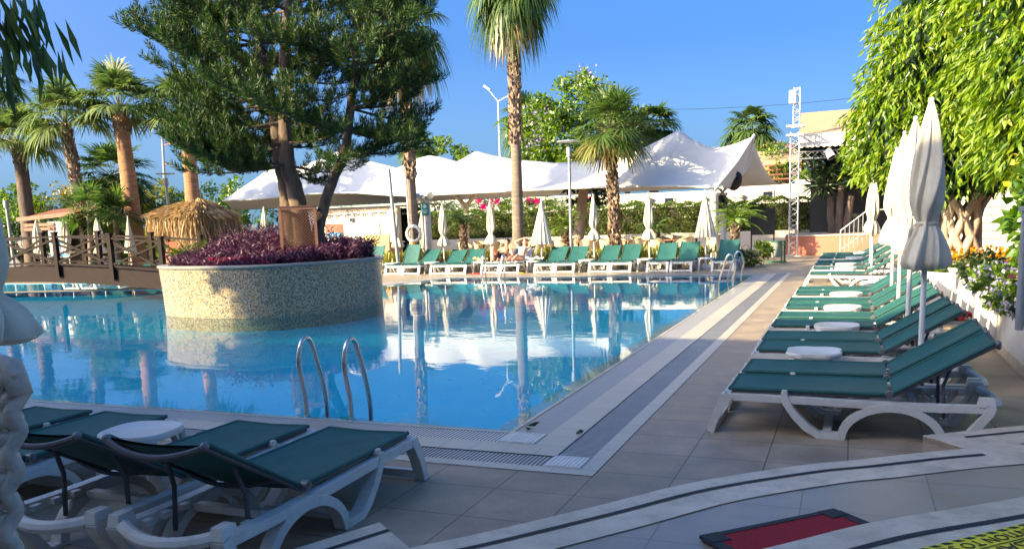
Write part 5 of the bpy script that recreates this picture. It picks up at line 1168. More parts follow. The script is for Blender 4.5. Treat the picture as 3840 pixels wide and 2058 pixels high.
# ---------------------------------------------------------------- weeping ficus trees
def ficus(label,base,blobs,n,trunk_h,braid=True,L=.168,tw=.36):
    base=Vector(base); t=thing('weeping_ficus',label,'tree',base); b=MB()
    if braid:
        for s in(1,-1):
            for k in range(6):
                ph=k*2*PI/6; pts=[]
                for i in range(13):
                    u=i/12; a=ph+s*u*2.5; r=tw*(1.0-.25*math.sin(u*PI)+ (.35*max(0,u-.75)/.25)); pts.append((math.cos(a)*r,math.sin(a)*r,u*trunk_h))
                b.tube(cr(pts,2),.078,10)
        for k in range(9):
            a=k*.7; limb(b,(math.cos(a)*tw,math.sin(a)*tw,trunk_h*.93),(math.cos(a)*1.2,math.sin(a)*1.2,trunk_h+1.1+random.random()*.6),.09,.04,.1)
    else:
        limb(b,(0,0,0),(-.1,0,trunk_h),.24,.2,.05,sides=12)
        for k in range(6):
            a=k*1.05; limb(b,(-.1,0,trunk_h-.15),(math.cos(a)*1.3,math.sin(a)*1.3,trunk_h+1.3),.12,.05,.15)
    b.build('trunk','ficusbark' if braid else 'ficusbark',t)
    tot=sum(w for *_,w in blobs); P=[];D=[]; PD=[];DD=[]
    for c,r,w in blobs:
        m=int(n*w/tot)//9
        for k in range(m):
            d=rnd_unit(1)[0]; 
            if d[2]<-.75: d[2]*=-.5
            s=random.uniform(.82,1.05)*(1+.07*math.sin(d[0]*9+c[0])*math.sin(d[2]*11)); p=Vector(c)+Vector((d[0]*r[0],d[1]*r[1],d[2]*r[2]))*s
            dr=Vector((d[0]*.75+random.gauss(0,.25),d[1]*.75+random.gauss(0,.25),-.15)); q=p.copy()
            for j in range(9):
                q=q+dr.normalized()*.055; dr=dr+Vector((0,0,-.16)); P.append(tuple(q)); D.append((dr.x*.6+random.gauss(0,.32),dr.y*.6+random.gauss(0,.32),-.75+random.gauss(0,.22)))
        for k in range(int(m*6)):
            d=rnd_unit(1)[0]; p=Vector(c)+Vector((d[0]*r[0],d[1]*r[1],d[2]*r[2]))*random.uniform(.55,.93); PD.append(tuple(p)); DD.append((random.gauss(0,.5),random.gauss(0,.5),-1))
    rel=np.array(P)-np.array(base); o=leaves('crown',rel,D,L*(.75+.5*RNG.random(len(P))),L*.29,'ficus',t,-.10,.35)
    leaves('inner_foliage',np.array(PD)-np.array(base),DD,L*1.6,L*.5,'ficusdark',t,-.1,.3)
    return t
ficus('Weeping ficus with braided pale trunk in the marigold bed',(1.93,18.0,.42),[((2.3,18.2,5.6),(1.75,1.7,2.4),5),((1.35,18.0,4.0),(1.05,1.2,1.55),3),((.80,17.9,3.15),(.70,.9,1.05),2.2),((1.9,17.4,2.75),(1.2,.9,.95),3),((2.9,17.2,2.9),(1.0,.8,.75),2),((2.6,17.6,3.7),(1.4,1.2,1.25),3.2),((3.2,18.6,7.6),(1.7,1.7,1.6),2.5)],29000,1.55)
ficus('Nearer weeping ficus filling the upper right corner',(3.6,14.2,.4),[((3.1,13.6,4.3),(1.75,1.6,1.9),5),((2.75,12.6,3.35),(1.1,1.0,.95),3),((3.9,13.8,6.2),(2.0,1.8,1.6),3),((4.4,13.0,3.2),(1.2,1.2,1.0),2),((2.6,12.9,2.75),(.9,.9,.75),2)],23000,1.75,False)
# drooping leaves of a tree at the upper left
def overhang():
    bpos=Vector((-5.2,2.6,.15)); t=thing('overhanging_tree','dark tree at the left edge with long drooping leaves in the top corner','tree',bpos); b=MB()
    a=W(-95,-30,3.3); limb(b,(0,0,0),a-bpos+Vector((-.2,0,.4)),.11,.05,.1); limb(b,a-bpos+Vector((-.2,0,.4)),W(60,-20,3.3)-bpos,.03,.01,.05); b.build('trunk','barkdark',t)
    P=[];D=[];Ls=[]
    for (x0,y0),(x1,y1),m in(((-20,-40),(60,60),16),((20,-50),(95,45),14),((-30,20),(70,110),18),((-40,60),(40,140),9),((40,60),(120,150),9),((-60,-30),(10,70),9),((-30,120),(10,190),6)):
        p=W(x0,y0,3.3); q=W(x1,y1,3.3)
        for k in range(m):
            u=(k+.5)/m; o=p.lerp(q,u)+Vector((0,random.gauss(0,.12),0)); P.append(tuple(o-bpos)); D.append((random.gauss(.22,.12),random.gauss(0,.2),-.9)); Ls.append(random.uniform(.17,.27))
    leaves('leaves',P,D,np.array(Ls),.036,'hedge',t,-.16,.3)
    crown_leaves('crown',(0,-.1,3.6),(.9,.9,.7),700,'ficusdark',t,.2,.05)
overhang()
# ---------------------------------------------------------------- stage, tower, canopies at the right background
def truss(t,p,q,w,n,name='truss',mtl='alu',r=.022,ud=None):
    p,q=Vector(p),Vector(q); d=(q-p).normalized(); u=Vector(ud) if ud else (Vector((1,0,0)) if abs(d.z)>.9 else Vector((0,0,1))); v=d.cross(u).normalized(); u=v.cross(d).normalized()
    c=[(u*a+v*b_)*w/2 for a,b_ in((-1,-1),(1,-1),(1,1),(-1,1))]
    for k in c:
        b=MB(); b.tube([p+k,q+k],r,8); b.build(name+'_chord',mtl,t)
    b=MB(); L=(q-p).length
    for f in range(4):
        a,e=c[f],c[(f+1)%4]
        for i in range(n):
            x,y=p+d*L*i/n,p+d*L*(i+1)/n; b.tube([x+(a if i%2 else e),y+(e if i%2 else a)],r*.55,5,False)
        for i in range(0,n+1,max(1,n//4)): b.tube([p+d*L*i/n+a,p+d*L*i/n+e],r*.55,5,False)
    b.build(name+'_lacing',mtl,t)
TY=33.5
a=G(1988,645,0); tb=W(1992,645,TY); t=thing('truss_tower','tall aluminium truss tower with a white box on top beside the stage','tower',(tb.x+.04,TY,0))
tz=W(2005,333,TY).z; truss(t,(0,0,0),(0,0,tz),.30,22,'lower_truss'); tz2=W(2003,222,TY).z; truss(t,(.04,0,tz+.2),(.04,0,tz2),.22,10,'upper_truss',r=.018)
for z in(tz-.1,tz+.22):
    b=MB()
    for s in(-1,1): b.box((0,s*.24,z),(.62,.06,.07)); b.box((s*.27,0,z),(.06,.42,.07))
    b.build('sleeve','alu',t,False)
b=MB(); b.box((0,0,.02),(.6,.6,.04)); b.build('base_plate','alu',t,False)
b=MB(); b.box((-.11,-.16,tz2-.32),(.24,.10,.46)); b.build('white_box','white',t,False)
# stage
sz=.72; t=thing('stage','low pink plastered stage platform at the far right','stage',(0,0,0)); x0=W(1975,600,34.6).x; x1=3.2
front=[(x0,36.5),(x0,34.7),(-1.9,34.1),(-.9,33.9),(0.2,33.7),(x1,33.7),(x1,38)]; b=MB(); b.prism([(p[0],p[1]) for p in front]+[(x0,38)],0,sz); b.build('body','pink',t,False)
b=MB(); b.prism([(p[0],p[1]-.04) for p in front]+[(x0,38)],sz+.003,sz+.05); b.build('top','stone',t,False)
t=thing('stage_steps','cream stone steps leading up to the pink stage','steps',(.55,33.2,0)); b=MB()
for k in range(4): b.box((.38*k-.1,-.3,.18*(k+1)/2),(.4+(3-k)*.0,1.1,.18*(k+1)))
b.build('flight','stone',t,False)
rl=thing('stair_railing','grey metal railing beside the stage steps','railing',(0,0,0)); Y=32.3
pa,pb=W(2115,580,Y),W(2183,530,Y); xa,xb=pa.x,pb.x
b=MB(); b.tube([(xa,Y,.0),(xa,Y,pa.z),(xb,Y,pb.z+.02),(xb+1.2,Y,pb.z+.02)],.028,8); b.build('handrail','greymetal',rl)
for k in range(7):
    u=k/6; x=xa+(xb-xa)*u; b=MB(); b.tube([(x,Y,.7*u*.9),(x,Y,pa.z+(pb.z-pa.z)*u)],.014,6); b.build('baluster','greymetal',rl)
b=MB(); b.tube([(xa,Y,.25),(xb,Y,.25+(pb.z-pa.z))],.014,6); b.build('lower_rail','greymetal',rl)
# big awning roof over the stage
def awning():
    t=thing('stage_canopy','large beige awning roof with scalloped valance over the stage','canopy',(0,0,0)); Y0,Y1=34.2,40
    A=W(2010,338,Y0); B=W(2176,328,Y0); C=W(2015,285,Y1); D=W(2200,270,Y1)
    B=A+(B-A)*2.6; D=C+(D-C)*2.6; n=30
    b=MB(); b.grid([[tuple(A.lerp(B,i/n).lerp(C.lerp(D,i/n),j/6)) for i in range(n+1)] for j in range(7)]); b.build('roof','roofbeige',t)
    hgt=A.z-W(2012,372,Y0).z; b=MB(); m=120
    for i in range(m):
        p,q=A.lerp(B,i/m),A.lerp(B,(i+1)/m); sc=lambda k:.05*abs(math.sin(k*PI/4))
        b.quad((p.x,Y0-.02,p.z-hgt+.03-sc(i)),(q.x,Y0-.02,q.z-hgt+.03-sc(i+1)),(q.x,Y0-.02,q.z),(p.x,Y0-.02,p.z))
    b.build('valance','whitewall',t)
    z=A.z-hgt-.12; b=MB(); b.box((A.x+3.6,37.3,z+.25),(7.6,5.6,.08)); b.build('ceiling','black',t,False)
    truss(t,(A.x-.1,34.6,z-.15),(A.x+7,34.6,z-.1),.26,26,'front_truss','greymetal',.02)
    b=MB(); b.box((A.x+3.4,37.9,1.9),(6.2,.1,3.2)); b.build('back_curtain','black',t,False)
    for i,(px,py,l) in enumerate(((2082,378,'left'),(2143,375,'right'))):
        p=W(px,py,34.4); s=thing('stage_light','%s white stage floodlight hanging from the front truss'%('left hand' if i==0 else 'right hand'),'stage light',p,0,'stage floodlights'); b=MB(); b.tube([(0,0,.0),(.16,-.12,-.28)],[.14,.16],14); b.build('can','white',s); b=MB(); b.tube([(.16,-.12,-.28),(.163,-.122,-.285)],.135,14); b.build('lens','glass',s); b=MB(); b.tube([(-.15,0,-.1),(-.15,0,.15),(.15,0,.15),(.15,0,-.1)],.012,6,False); b.build('yoke','greymetal',s)
    for i,(px,py) in enumerate(((2033,410),(2130,405))):
        p=W(px,py,34.9); s=thing('stage_spotlight',('black spotlight under the left end of the stage truss','black spotlight under the stage truss near the ficus')[i],'spotlight',p,0,'black stage spotlights'); b=MB(); b.tube([(-.05,.05,.1),(.1,-.05,-.15)],[.09,.11],12); b.build('can','black',s); b=MB(); b.tube([(0,0,.05),(0,0,.3)],.012,5); b.build('hanger','black',s)
awning()
def pergola():
    t=thing('yellow_pergola','terrace shade with yellow awning and horizontal timber rails above the garden wall','pergola',(0,0,0)); Y0=43; A=W(1880,409,Y0); B=W(1985,400,Y0); B=A+(B-A)*1.3; 
    b=MB(); b.grid([[tuple(A.lerp(B,i/6)+Vector((0,j*.9,j*.22))) for i in range(7)] for j in range(4)]); b.build('awning','roofbeige',t)
    b=MB(); b.quad(tuple(A-Vector((0,.01,.22))),tuple(B-Vector((0,.01,.22))),tuple(B),tuple(A)); b.build('valance','roofbeige',t,False)
    z0=W(1880,458,Y0).z; b=MB(); b.box(((A.x+B.x)/2,Y0+2.6,(z0+A.z)/2),(B.x-A.x,.06,A.z-z0)); b.build('back_wall','gold',t,False)
    for k in range(4):
        z=z0+(A.z-z0)*(.06+.24*k); b=MB(); b.bar((A.x,Y0,z),(B.x,Y0,z+.02),.05,.07); b.build('rail','redwood',t,False)
    for u in(.08,.55,.98):
        p=A.lerp(B,u); b=MB(); b.box((p.x,Y0+.05,(p.z+z0)/2),(.09,.09,p.z-z0)); b.build('post','redwood',t,False)
pergola()
# ---------------------------------------------------------------- lamps and poles
def lamp(label,px,pyb,pyt,Y,disc=True,r=.055,group='disc topped garden lamps'):
    g=W(px,pyb,Y); z=W(px,pyt,Y).z; t=thing('garden_lamp',label,'lamp post',(g.x,Y,0),0,group); b=MB(); b.tube([(0,0,0),(0,0,z-.55)],r,12); b.tube([(0,0,0),(0,0,.08)],r*1.8,12); b.build('post','greymetal',t); b=MB(); b.tube([(0,0,z-.55),(0,0,z-.22)],r*1.7,14); b.build('lamp_head','greymetal',t)
    if disc:
        b=MB(); b.lathe([(.01,z),(.42,z-.012),(.43,z-.03),(.01,z-.02)],(0,0,0),28); b.build('reflector_disc','white',t); b=MB()
        for a in(0,2.1,4.2): b.tube([(r*math.cos(a),r*math.sin(a),z-.24),(.3*math.cos(a),.3*math.sin(a),z-.02)],.008,4,False)
        b.build('disc_stay','greymetal',t)
    return t
lamp('Grey garden lamp post with white disc before the middle of the tent',1437,622,354,28.8)
lamp('Grey garden lamp post with disc behind the thatched hut',431,600,435,28.5,r=.06)
lamp('Bluish grey lamp post at the left edge in shade',32,640,490,26.5,disc=False,r=.07)
q=W(1002,655,26.2); tp=W(978,425,26.2); t=thing('leaning_pole','slightly leaning grey steel pole by the planter end, left of the lifebuoy','pole',(q.x,26.2,0)); b=MB(); b.tube([(0,0,0),(tp.x-q.x,0,tp.z)],.06,12); b.build('shaft','greymetal',t); b=MB(); b.lathe([(.1,0),(.1,.02),(.06,.04)],(0,0,0),14); b.build('base','greymetal',t)
q=W(1036,650,27.3); tp=W(1020,445,27.3); t=thing('ring_pole','thin white pole carrying the lifebuoy','pole',(q.x,27.3,0)); b=MB(); b.tube([(0,0,0),(tp.x-q.x,0,tp.z)],.03,10); b.build('shaft','pole',t); b=MB(); b.box((.03,-.05,1.62),(.05,.08,.16)); b.build('hook','white',t,False)
p=W(1041,588,27.15); t=thing('lifebuoy','white lifebuoy ring hanging on the thin pole beyond the pool','lifebuoy',p); b=MB(); nn=28
for i in range(nn):
    pass
ring_=[(.27*math.cos(i*2*PI/nn),0,.27*math.sin(i*2*PI/nn)) for i in range(nn+1)]; b.tube(ring_,.062,12,False); b.build('ring','white',t)
b=MB(); b.tube([(-.06,-.05,-.26),(-.07,-.06,-.62),(-.02,-.06,-.66),(.03,-.06,-.6),(.04,-.05,-.26)],.025,6); b.build('yellow_rope','rope',t)
for a in(.8,2.35,3.9,5.5):
    b=MB(); c=Vector((.27*math.cos(a),0,.27*math.sin(a))); tn=Vector((-math.sin(a),0,math.cos(a))); b.tube([c-tn*.03,c+tn*.03],.066,12); b.build('band','offwall',t)
# column with teal sign and floodlights
g=W(1079,620,28.2); t=thing('sign_column','round white column with teal sign and floodlights, right of the lifebuoy','column',(g.x,28.2,0)); zt=W(1072,512,28.2).z; b=MB(); b.lathe([(.17,0),(.17,.1),(.125,.14),(.125,zt),(.01,zt)],(0,0,0),20); b.build('shaft','white',t)
b=MB(); b.box((0,-.15,zt-.22),(.30,.05,.42)); s=b.build('sign','teal',t,False); b=MB(); b.lathe([(.07,0),(.07,.006),(.001,.006)],(0,0,0),14); o=b.build('emblem','signwhite',s); o.location=(0,-.176,zt-.11); o.rotation_euler=(PI/2,0,0); b=MB()
for k in range(3): b.box((0,-.178,zt-.25-.05*k),(.2-.03*k,.006,.02))
b.build('sign_lines','signwhite',s,False)
b=MB(); b.lathe([(.28,zt+.05),(.30,zt+.09),(.01,zt+.1)],(0,0,0),16); b.build('collar','white',t)
for k,(dx,dz) in enumerate(((-.26,.32),(.24,.34),(-.1,.26))):
    b=MB(); b.tube([(dx,-.1,zt+dz),(dx*1.25,-.28,zt+dz-.08)],[.08,.13],12); b.tube([(dx*.6,0,zt+.1),(dx,-.08,zt+dz)],.02,6); b.build('floodlight','alu',t)
# street light beyond the tent, utility pole at left, overhead cable
Y=58; a=W(1258,400,Y); h=W(1257,255,Y); e=W(1226,222,Y); t=thing('street_light','tall slim street light with two arms beyond the tent','street light',(a.x,Y,0)); b=MB(); b.tube([(0,0,0),(0,0,h.z)],[.10,.055],8); b.build('pole','pole',t); b=MB(); b.tube([(0,0,h.z),(e.x-a.x,0,e.z)],.032,6); b.tube([(0,0,h.z),(.9,0,h.z+.35)],.032,6); b.build('arm','pole',t); b=MB(); b.box((e.x-a.x,0,e.z),(.62,.26,.15),Matrix.Rotation(R_(35),3,'Y')); b.build('lamp_head','greymetal',t,False)
Y=60; a=W(412,520,Y); h=W(408,340,Y); t=thing('utility_pole','distant grey utility pole with lamp arms at left','utility pole',(a.x,Y,0)); b=MB(); b.tube([(0,0,0),(h.x-a.x,0,h.z)],[.16,.1],8); b.build('pole','greymetal',t); b=MB(); b.tube([(h.x-a.x,0,h.z-.9),(h.x-a.x+.8,0,h.z-.8)],.05,6); b.box((h.x-a.x+.8,0,h.z-.65),(.3,.3,.4)); b.build('arm','redwood',t); b=MB(); b.tube([(h.x-a.x-.4,0,h.z-2.6),(h.x-a.x+.7,0,h.z-2.5)],.05,6); b.build('arm','redwood',t)
def cable(label,p,q,sag,r=.012):
    p,q=Vector(p),Vector(q); b=MB(); b.tube([p.lerp(q,i/24)-Vector((0,0,sag*4*(i/24)*(1-i/24))) for i in range(25)],r,4); o=b.build('overhead_cable','black'); tag(o,label,'cable',group='overhead cables')
cable('Thin overhead cable crossing the sky behind the truss tower',W(1640,276,62),W(2300,228,62),.3)
cable('Slack white cable from pergola to the truss tower',W(1890,455,40),W(1985,405,36),.35)
cable('Thin cable low across the left background',W(-40,510,56),W(640,462,56),.2)
cable('Second thin cable low across the left background',W(440,420,58),W(690,408,58),.2)
# black screen on a stand, bin, folded board
Y=33.8; a=W(1889,526,Y); c=W(1949,590,Y); t=thing('black_screen','square black panel on two thin legs in front of the hedge','screen',((a.x+c.x)/2,Y,0)); w=c.x-a.x; b=MB(); b.box((0,0,(a.z+c.z)/2),(w,.08,a.z-c.z)); b.build('panel','black',t,False)
for s in(-1,1): b=MB(); b.box((s*(w/2-.03),0,c.z/2),(.05,.05,c.z)); b.build('leg','black',t,False)
b=MB(); b.box((0,0,.05),(w,.5,.06)); b.build('foot','black',t,False)
p=W(1950,662,29.); t=thing('rubbish_bin','grey bin hanging in a dark green metal frame near the stage','bin',(p.x,29,0),-.25); b=MB()
b.lathe([(.15,.20),(.17,.22),(.21,.66),(.22,.68),(.19,.68)],(0,0,0),20); b.build('bucket','binbody',t)
b=MB(); b.box((.0,0,.71),(.5,.42,.04)); b.build('lid','bingreen',t,False)
b=MB()
for s in(-1,1): b.box((.26,s*.15,.36),(.05,.05,.72)); b.box((0,s*.15,.05),(.66,.06,.05))
b.box((.26,0,.6),(.04,.3,.05)); b.build('frame','bingreen',t,False)
p=W(1905,655,27.5); t=thing('folding_sign','thin tan folding easel beside the rubbish bin','easel',(p.x+.35,27.8,0)); b=MB()
for s in(-1,1): b.tube([(s*.2,-.1,0),(0,.05,.75)],.014,5); b.build('leg','tan',t) if s>0 else None
# ---------------------------------------------------------------- terrace chairs and tables
def chair_proto():
    t=thing('rattan_chair','chair','chair'); b=MB(); n=14
    rows=[]
    for j in range(6):
        u=j/5; R=[]
        for i in range(n+1):
            a=R_(-30+240*i/n); k=math.sin(PI*i/n)**.6; z=.44+ (.20+.20*k)*u; r=.25+.05*u; R.append((r*math.cos(a),r*math.sin(a),z))
        rows.append(R)
    b.grid(rows); o=b.build('backrest','rattan',t); o.modifiers.new('thickness','SOLIDIFY').thickness=.02
    b=MB(); b.tube([(p[0]*1.02,p[1]*1.02,p[2]) for p in rows[-1]],.02,6); b.build('rim','rattan',o)
    b=MB(); b.lathe([(.01,.455),(.24,.45),(.255,.43),(.24,.40)],(0,0,0),18); b.build('seat','rattan',t)
    for a in(.6,2.3,3.9,5.5): b=MB(); b.tube([(.2*math.cos(a),.2*math.sin(a),.42),(.26*math.cos(a),.26*math.sin(a),0)],.017,6); b.build('leg','rattan',t)
    return t
def cafe_table():
    t=thing('cafe_table','table','table'); b=MB(); b.lathe([(.01,.74),(.42,.74),(.43,.72),(.01,.71)],(0,0,0),24); b.build('tabletop','tabletop',t); b=MB(); b.tube([(0,0,.03),(0,0,.71)],.035,8); b.build('pedestal','black',t); b=MB()
    for a in(0,1.57,3.14,4.71): b.tube([(0,0,.06),(.3*math.cos(a),.3*math.sin(a),.02)],.02,5)
    b.build('foot','black',t); return t
CP=chair_proto(); TP=cafe_table(); first=[1,1]
TN=['beside the pygmy palm','left of the tall palm trunk','right of the tall palm trunk','behind the striped umbrella','between lamp post and small pygmy palm','behind the slim umbrella','left of the scaly palm foot','right of the scaly palm foot','behind the half-shaded lounger','before the tent columns']
for i,px in enumerate((1215,1280,1335,1395,1455,1510,1575,1630,1690,1752)):
    Y=30.6+ (i%2)*1.1; g=W(px,600,Y); lab='Brown cafe table '+TN[i]
    if first[0]: first[0]=0; TP.location=(g.x,Y,.08); TP['label']=lab; TP['group']='cafe tables on the terrace'
    else: inst(TP,(g.x,Y,.08),0,lab,'cafe tables on the terrace')
    for k,(dx,dy,w_) in enumerate(((-.62,-.3,'front left'),(.55,-.45,'front right'),(.5,.55,'rear right'),(-.45,.6,'rear left'))):
        lab='Cream rattan chair, %s of the cafe table %s'%(w_,TN[i]); rz=math.atan2(dy,dx)-PI/2+random.uniform(-.5,.5)
        if first[1]: first[1]=0; CP.location=(g.x+dx,Y+dy,.08); CP.rotation_euler=(0,0,rz); CP['label']=lab; CP['group']='rattan chairs on the terrace'
        else: inst(CP,(g.x+dx+random.gauss(0,.08),Y+dy,.08),rz,lab,'rattan chairs on the terrace')
b=MB(); x0,x1=W(1050,600,29).x,W(1830,600,29).x; b.box(((x0+x1)/2,33.5,.038),(x1-x0,9.2,.076)); struct(b.build('terrace_floor','stone',smooth=False))
# ---------------------------------------------------------------- small things
def cloth(name,label,c,sx,sy,mt,amp=.03,seed=1,cat='towel',rot=0,wr=9):
    rg=np.random.default_rng(seed); n=16; ph=rg.random(6)*6; b=MB(); P=[]
    for j in range(n+1):
        R=[]
        for i in range(n+1):
            u,v=i/n-.5,j/n-.5; z=amp*(math.sin(wr*u+ph[0]+3*v)+math.sin(wr*1.3*v+ph[1]+2*u)+.5*math.sin(2*wr*(u+v)+ph[2]))*.4+amp*.8; x,y=u*sx*(1+.1*math.sin(7*v+ph[3])),v*sy*(1+.1*math.sin(6*u+ph[4])); R.append((x*math.cos(rot)-y*math.sin(rot),x*math.sin(rot)+y*math.cos(rot),z))
        P.append(R)
    b.grid(P); o=b.build(name,mt,ang=180); o.location=c; m=o.modifiers.new('thickness','SOLIDIFY'); m.thickness=.012; tag(o,label,cat); return o
cloth('towel','crumpled white towel on the white table right of the sunbathing woman',(fx(1350+2090/3.22)+.02,25.55,.40),.5,.42,'towel',.07,3)
cloth('beach_bag','pale clothes and bag heaped on the table left of the sunbathing man',(fx(1350+1440/3.22),25.55,.40),.42,.35,'tan',.09,4,'clothes')
cloth('red_cloth','bright red cloth lying on a low white stool behind right-hand loungers',(1.12,10.75,.34),.34,.26,'redfabric',.06,5,'cloth')
t=thing('low_stool','low white stool under the red cloth behind the right-hand loungers','stool',(1.12,10.75,0)); b=MB(); b.box((0,0,.31),(.36,.3,.04)); b.build('seat','white',t,False)
for sx in(-1,1):
    for sy in(-1,1): b=MB(); b.box((sx*.14,sy*.11,.145),(.04,.04,.29)); b.build('leg','white',t,False)
for i,(px,l) in enumerate(((1955,'Left yellow flip-flop on the deck under the far loungers'),(1968,'Right yellow flip-flop on the deck under the far loungers'))):
    g=G(px/DS,1024/DS,0); b=MB(); b.prism([(.05*math.cos(a)*(1 if math.sin(a)>0 else .8),.13*math.sin(a)) for a in np.linspace(0,2*PI,14)[:-1]],.0,.02); o=b.build('flip_flop','yellowpetal'); o.location=(g.x,g.y,0.001); o.rotation_euler=(0,0,.9+i*.5); tag(o,l,'flip-flop',group='yellow flip-flops')
g=G((1350+1430/3.22)/DS,1028/DS,0); cloth('red_mat','small red cloth on the deck beside the sunbathing man lounger',(g.x,g.y,.002),.5,.25,'redfabric',.02,8,'cloth')
# far dead leaves on the gutter
for i,(fx_,fy_) in enumerate(((1970,1598),(2160,1624))):
    g=G(fx_/DS,fy_/DS,.012); P=[(0,0,0)]*3; o=leaves('fallen_leaf',[(0,0,0.006),(.01,0.004,.006)],[(1,.3*i-1,.1),(.8,1,.15)],.06 if i else .13,.035,'darkbush',None,label='dark fallen leaf on the pool gutter, '+['at the near corner','near the front mitre','at the left lounger tips','middle of the strip','farther up the strip','on the outer grate'][i],cat='leaf',group='fallen leaves'); o.location=g
# wicker chair at the lower left
def wicker():
    c=G(-10,1200,.15); bx,by=-2.29,1.5; t=thing('wicker_chair','pale chunky wicker armchair cut by the lower left picture edge','armchair',(bx,by,.30),R_(-20))
    # tall curved back panel of woven cords
    b=MB(); nw,nh=15,17; W_,H_=.62,.90
    def S(u,v):
        x=(u-.5)*W_; y=-.10*(1-(2*u-1)**2)+.10*v*v; z=.10+v*H_-.03*(2*u-1)**2*v; return Vector((x,y,z))
    for i in range(nw+1):
        u=i/nw; pts=[]
        for j in range(nh*2+1):
            v=j/(nh*2); s=.012*math.sin(j*PI/2+ (PI/2 if i%2 else -PI/2)); pts.append(S(u,v)+Vector((0,s,0)))
        b.tube(cr(pts,3),.021,8)
    b.build('back_uprights','wicker',t,ang=180)
    b=MB()
    for j in range(nh):
        v=(j+.5)/nh; pts=[]
        for i in range(nw*2+1):
            u=i/(nw*2); s=.012*math.sin(i*PI/2+(PI/2 if j%2 else -PI/2)); pts.append(S(u,v)+Vector((0,s,0)))
        b.tube(cr(pts,3),.024,8)
    b.build('back_weave','wicker',t,ang=180)
    b=MB(); b.tube([S(-.01,.93),S(.03,1.0),S(.5,1.03),S(.97,1.0),S(1.01,.93)],.03,10)
    b.build('back_rim','wicker',t,ang=180)
    b=MB(); b.box((0,-.33,.40),(.6,.56,.10)); b.build('seat','wicker',t)
    for s in(-1,1):
        b=MB(); b.tube([(s*.31,.0,.66),(s*.33,-.35,.64),(s*.32,-.58,.60),(s*.31,-.6,.3),(s*.31,-.6,0)],.03,8); b.build('armrest','wicker',t)
        b=MB(); b.tube([(s*.29,.0,.15),(s*.28,.05,0)],.025,8); b.build('leg','wicker',t)
wicker()
# ---------------------------------------------------------------- sunbathers
def body(name,label,joints,edges,mt,loc,rz):
    me=bpy.data.meshes.new(name); keys=list(joints); me.from_pydata([joints[k][0] for k in keys],[(keys.index(a),keys.index(b)) for a,b in edges],[]); me.materials.append(M[mt])
    o=bpy.data.objects.new(name,me); COL.objects.link(o); m=o.modifiers.new('skin','SKIN'); sv=me.skin_vertices[0].data
    for i,k in enumerate(keys):
        r=joints[k][1]; sv[i].radius=(r,r) if not isinstance(r,tuple) else r; sv[i].use_root=(k=='pelvis')
    s=o.modifiers.new('sub','SUBSURF'); s.levels=2; s.render_levels=2
    dg=bpy.context.evaluated_depsgraph_get(); dg.update(); m2=bpy.data.meshes.new_from_object(o.evaluated_get(dg)); o.modifiers.clear(); o.data=m2
    m2.polygons.foreach_set('use_smooth',[True]*len(m2.polygons)); o.location=loc; o.rotation_euler=(0,0,rz); tag(o,label,'person'); return o
# local frame: x from the foot end towards the head end, y across, z up (lounger seat top .35)
def hand(j,e,root,base,d,n,up):
    d=Vector(d).normalized(); n=Vector(n).normalized(); s=d.cross(n)
    j[root+'palm']=(tuple(Vector(base)+d*.07),(.030,.018)); e.append((root+'wr',root+'palm'))
    for k,(o_,l) in enumerate(((-.028,.065),(-.010,.078),(.010,.072),(.027,.055))):
        a=Vector(base)+d*.10+s*o_; j[root+'f%da'%k]=(tuple(a),.0095); j[root+'f%db'%k]=(tuple(a+d*l*.55-n*.004),.0085); j[root+'f%dc'%k]=(tuple(a+d*l-n*.018),.0075)
        e+= [(root+'palm',root+'f%da'%k),(root+'f%da'%k,root+'f%db'%k),(root+'f%db'%k,root+'f%dc'%k)]
    a=Vector(base)+d*.05+s*-.035; j[root+'ta']=(tuple(a),.011); j[root+'tb']=(tuple(a+d*.04-s*.03),.009); e+=[(root+'palm',root+'ta'),(root+'ta',root+'tb')]
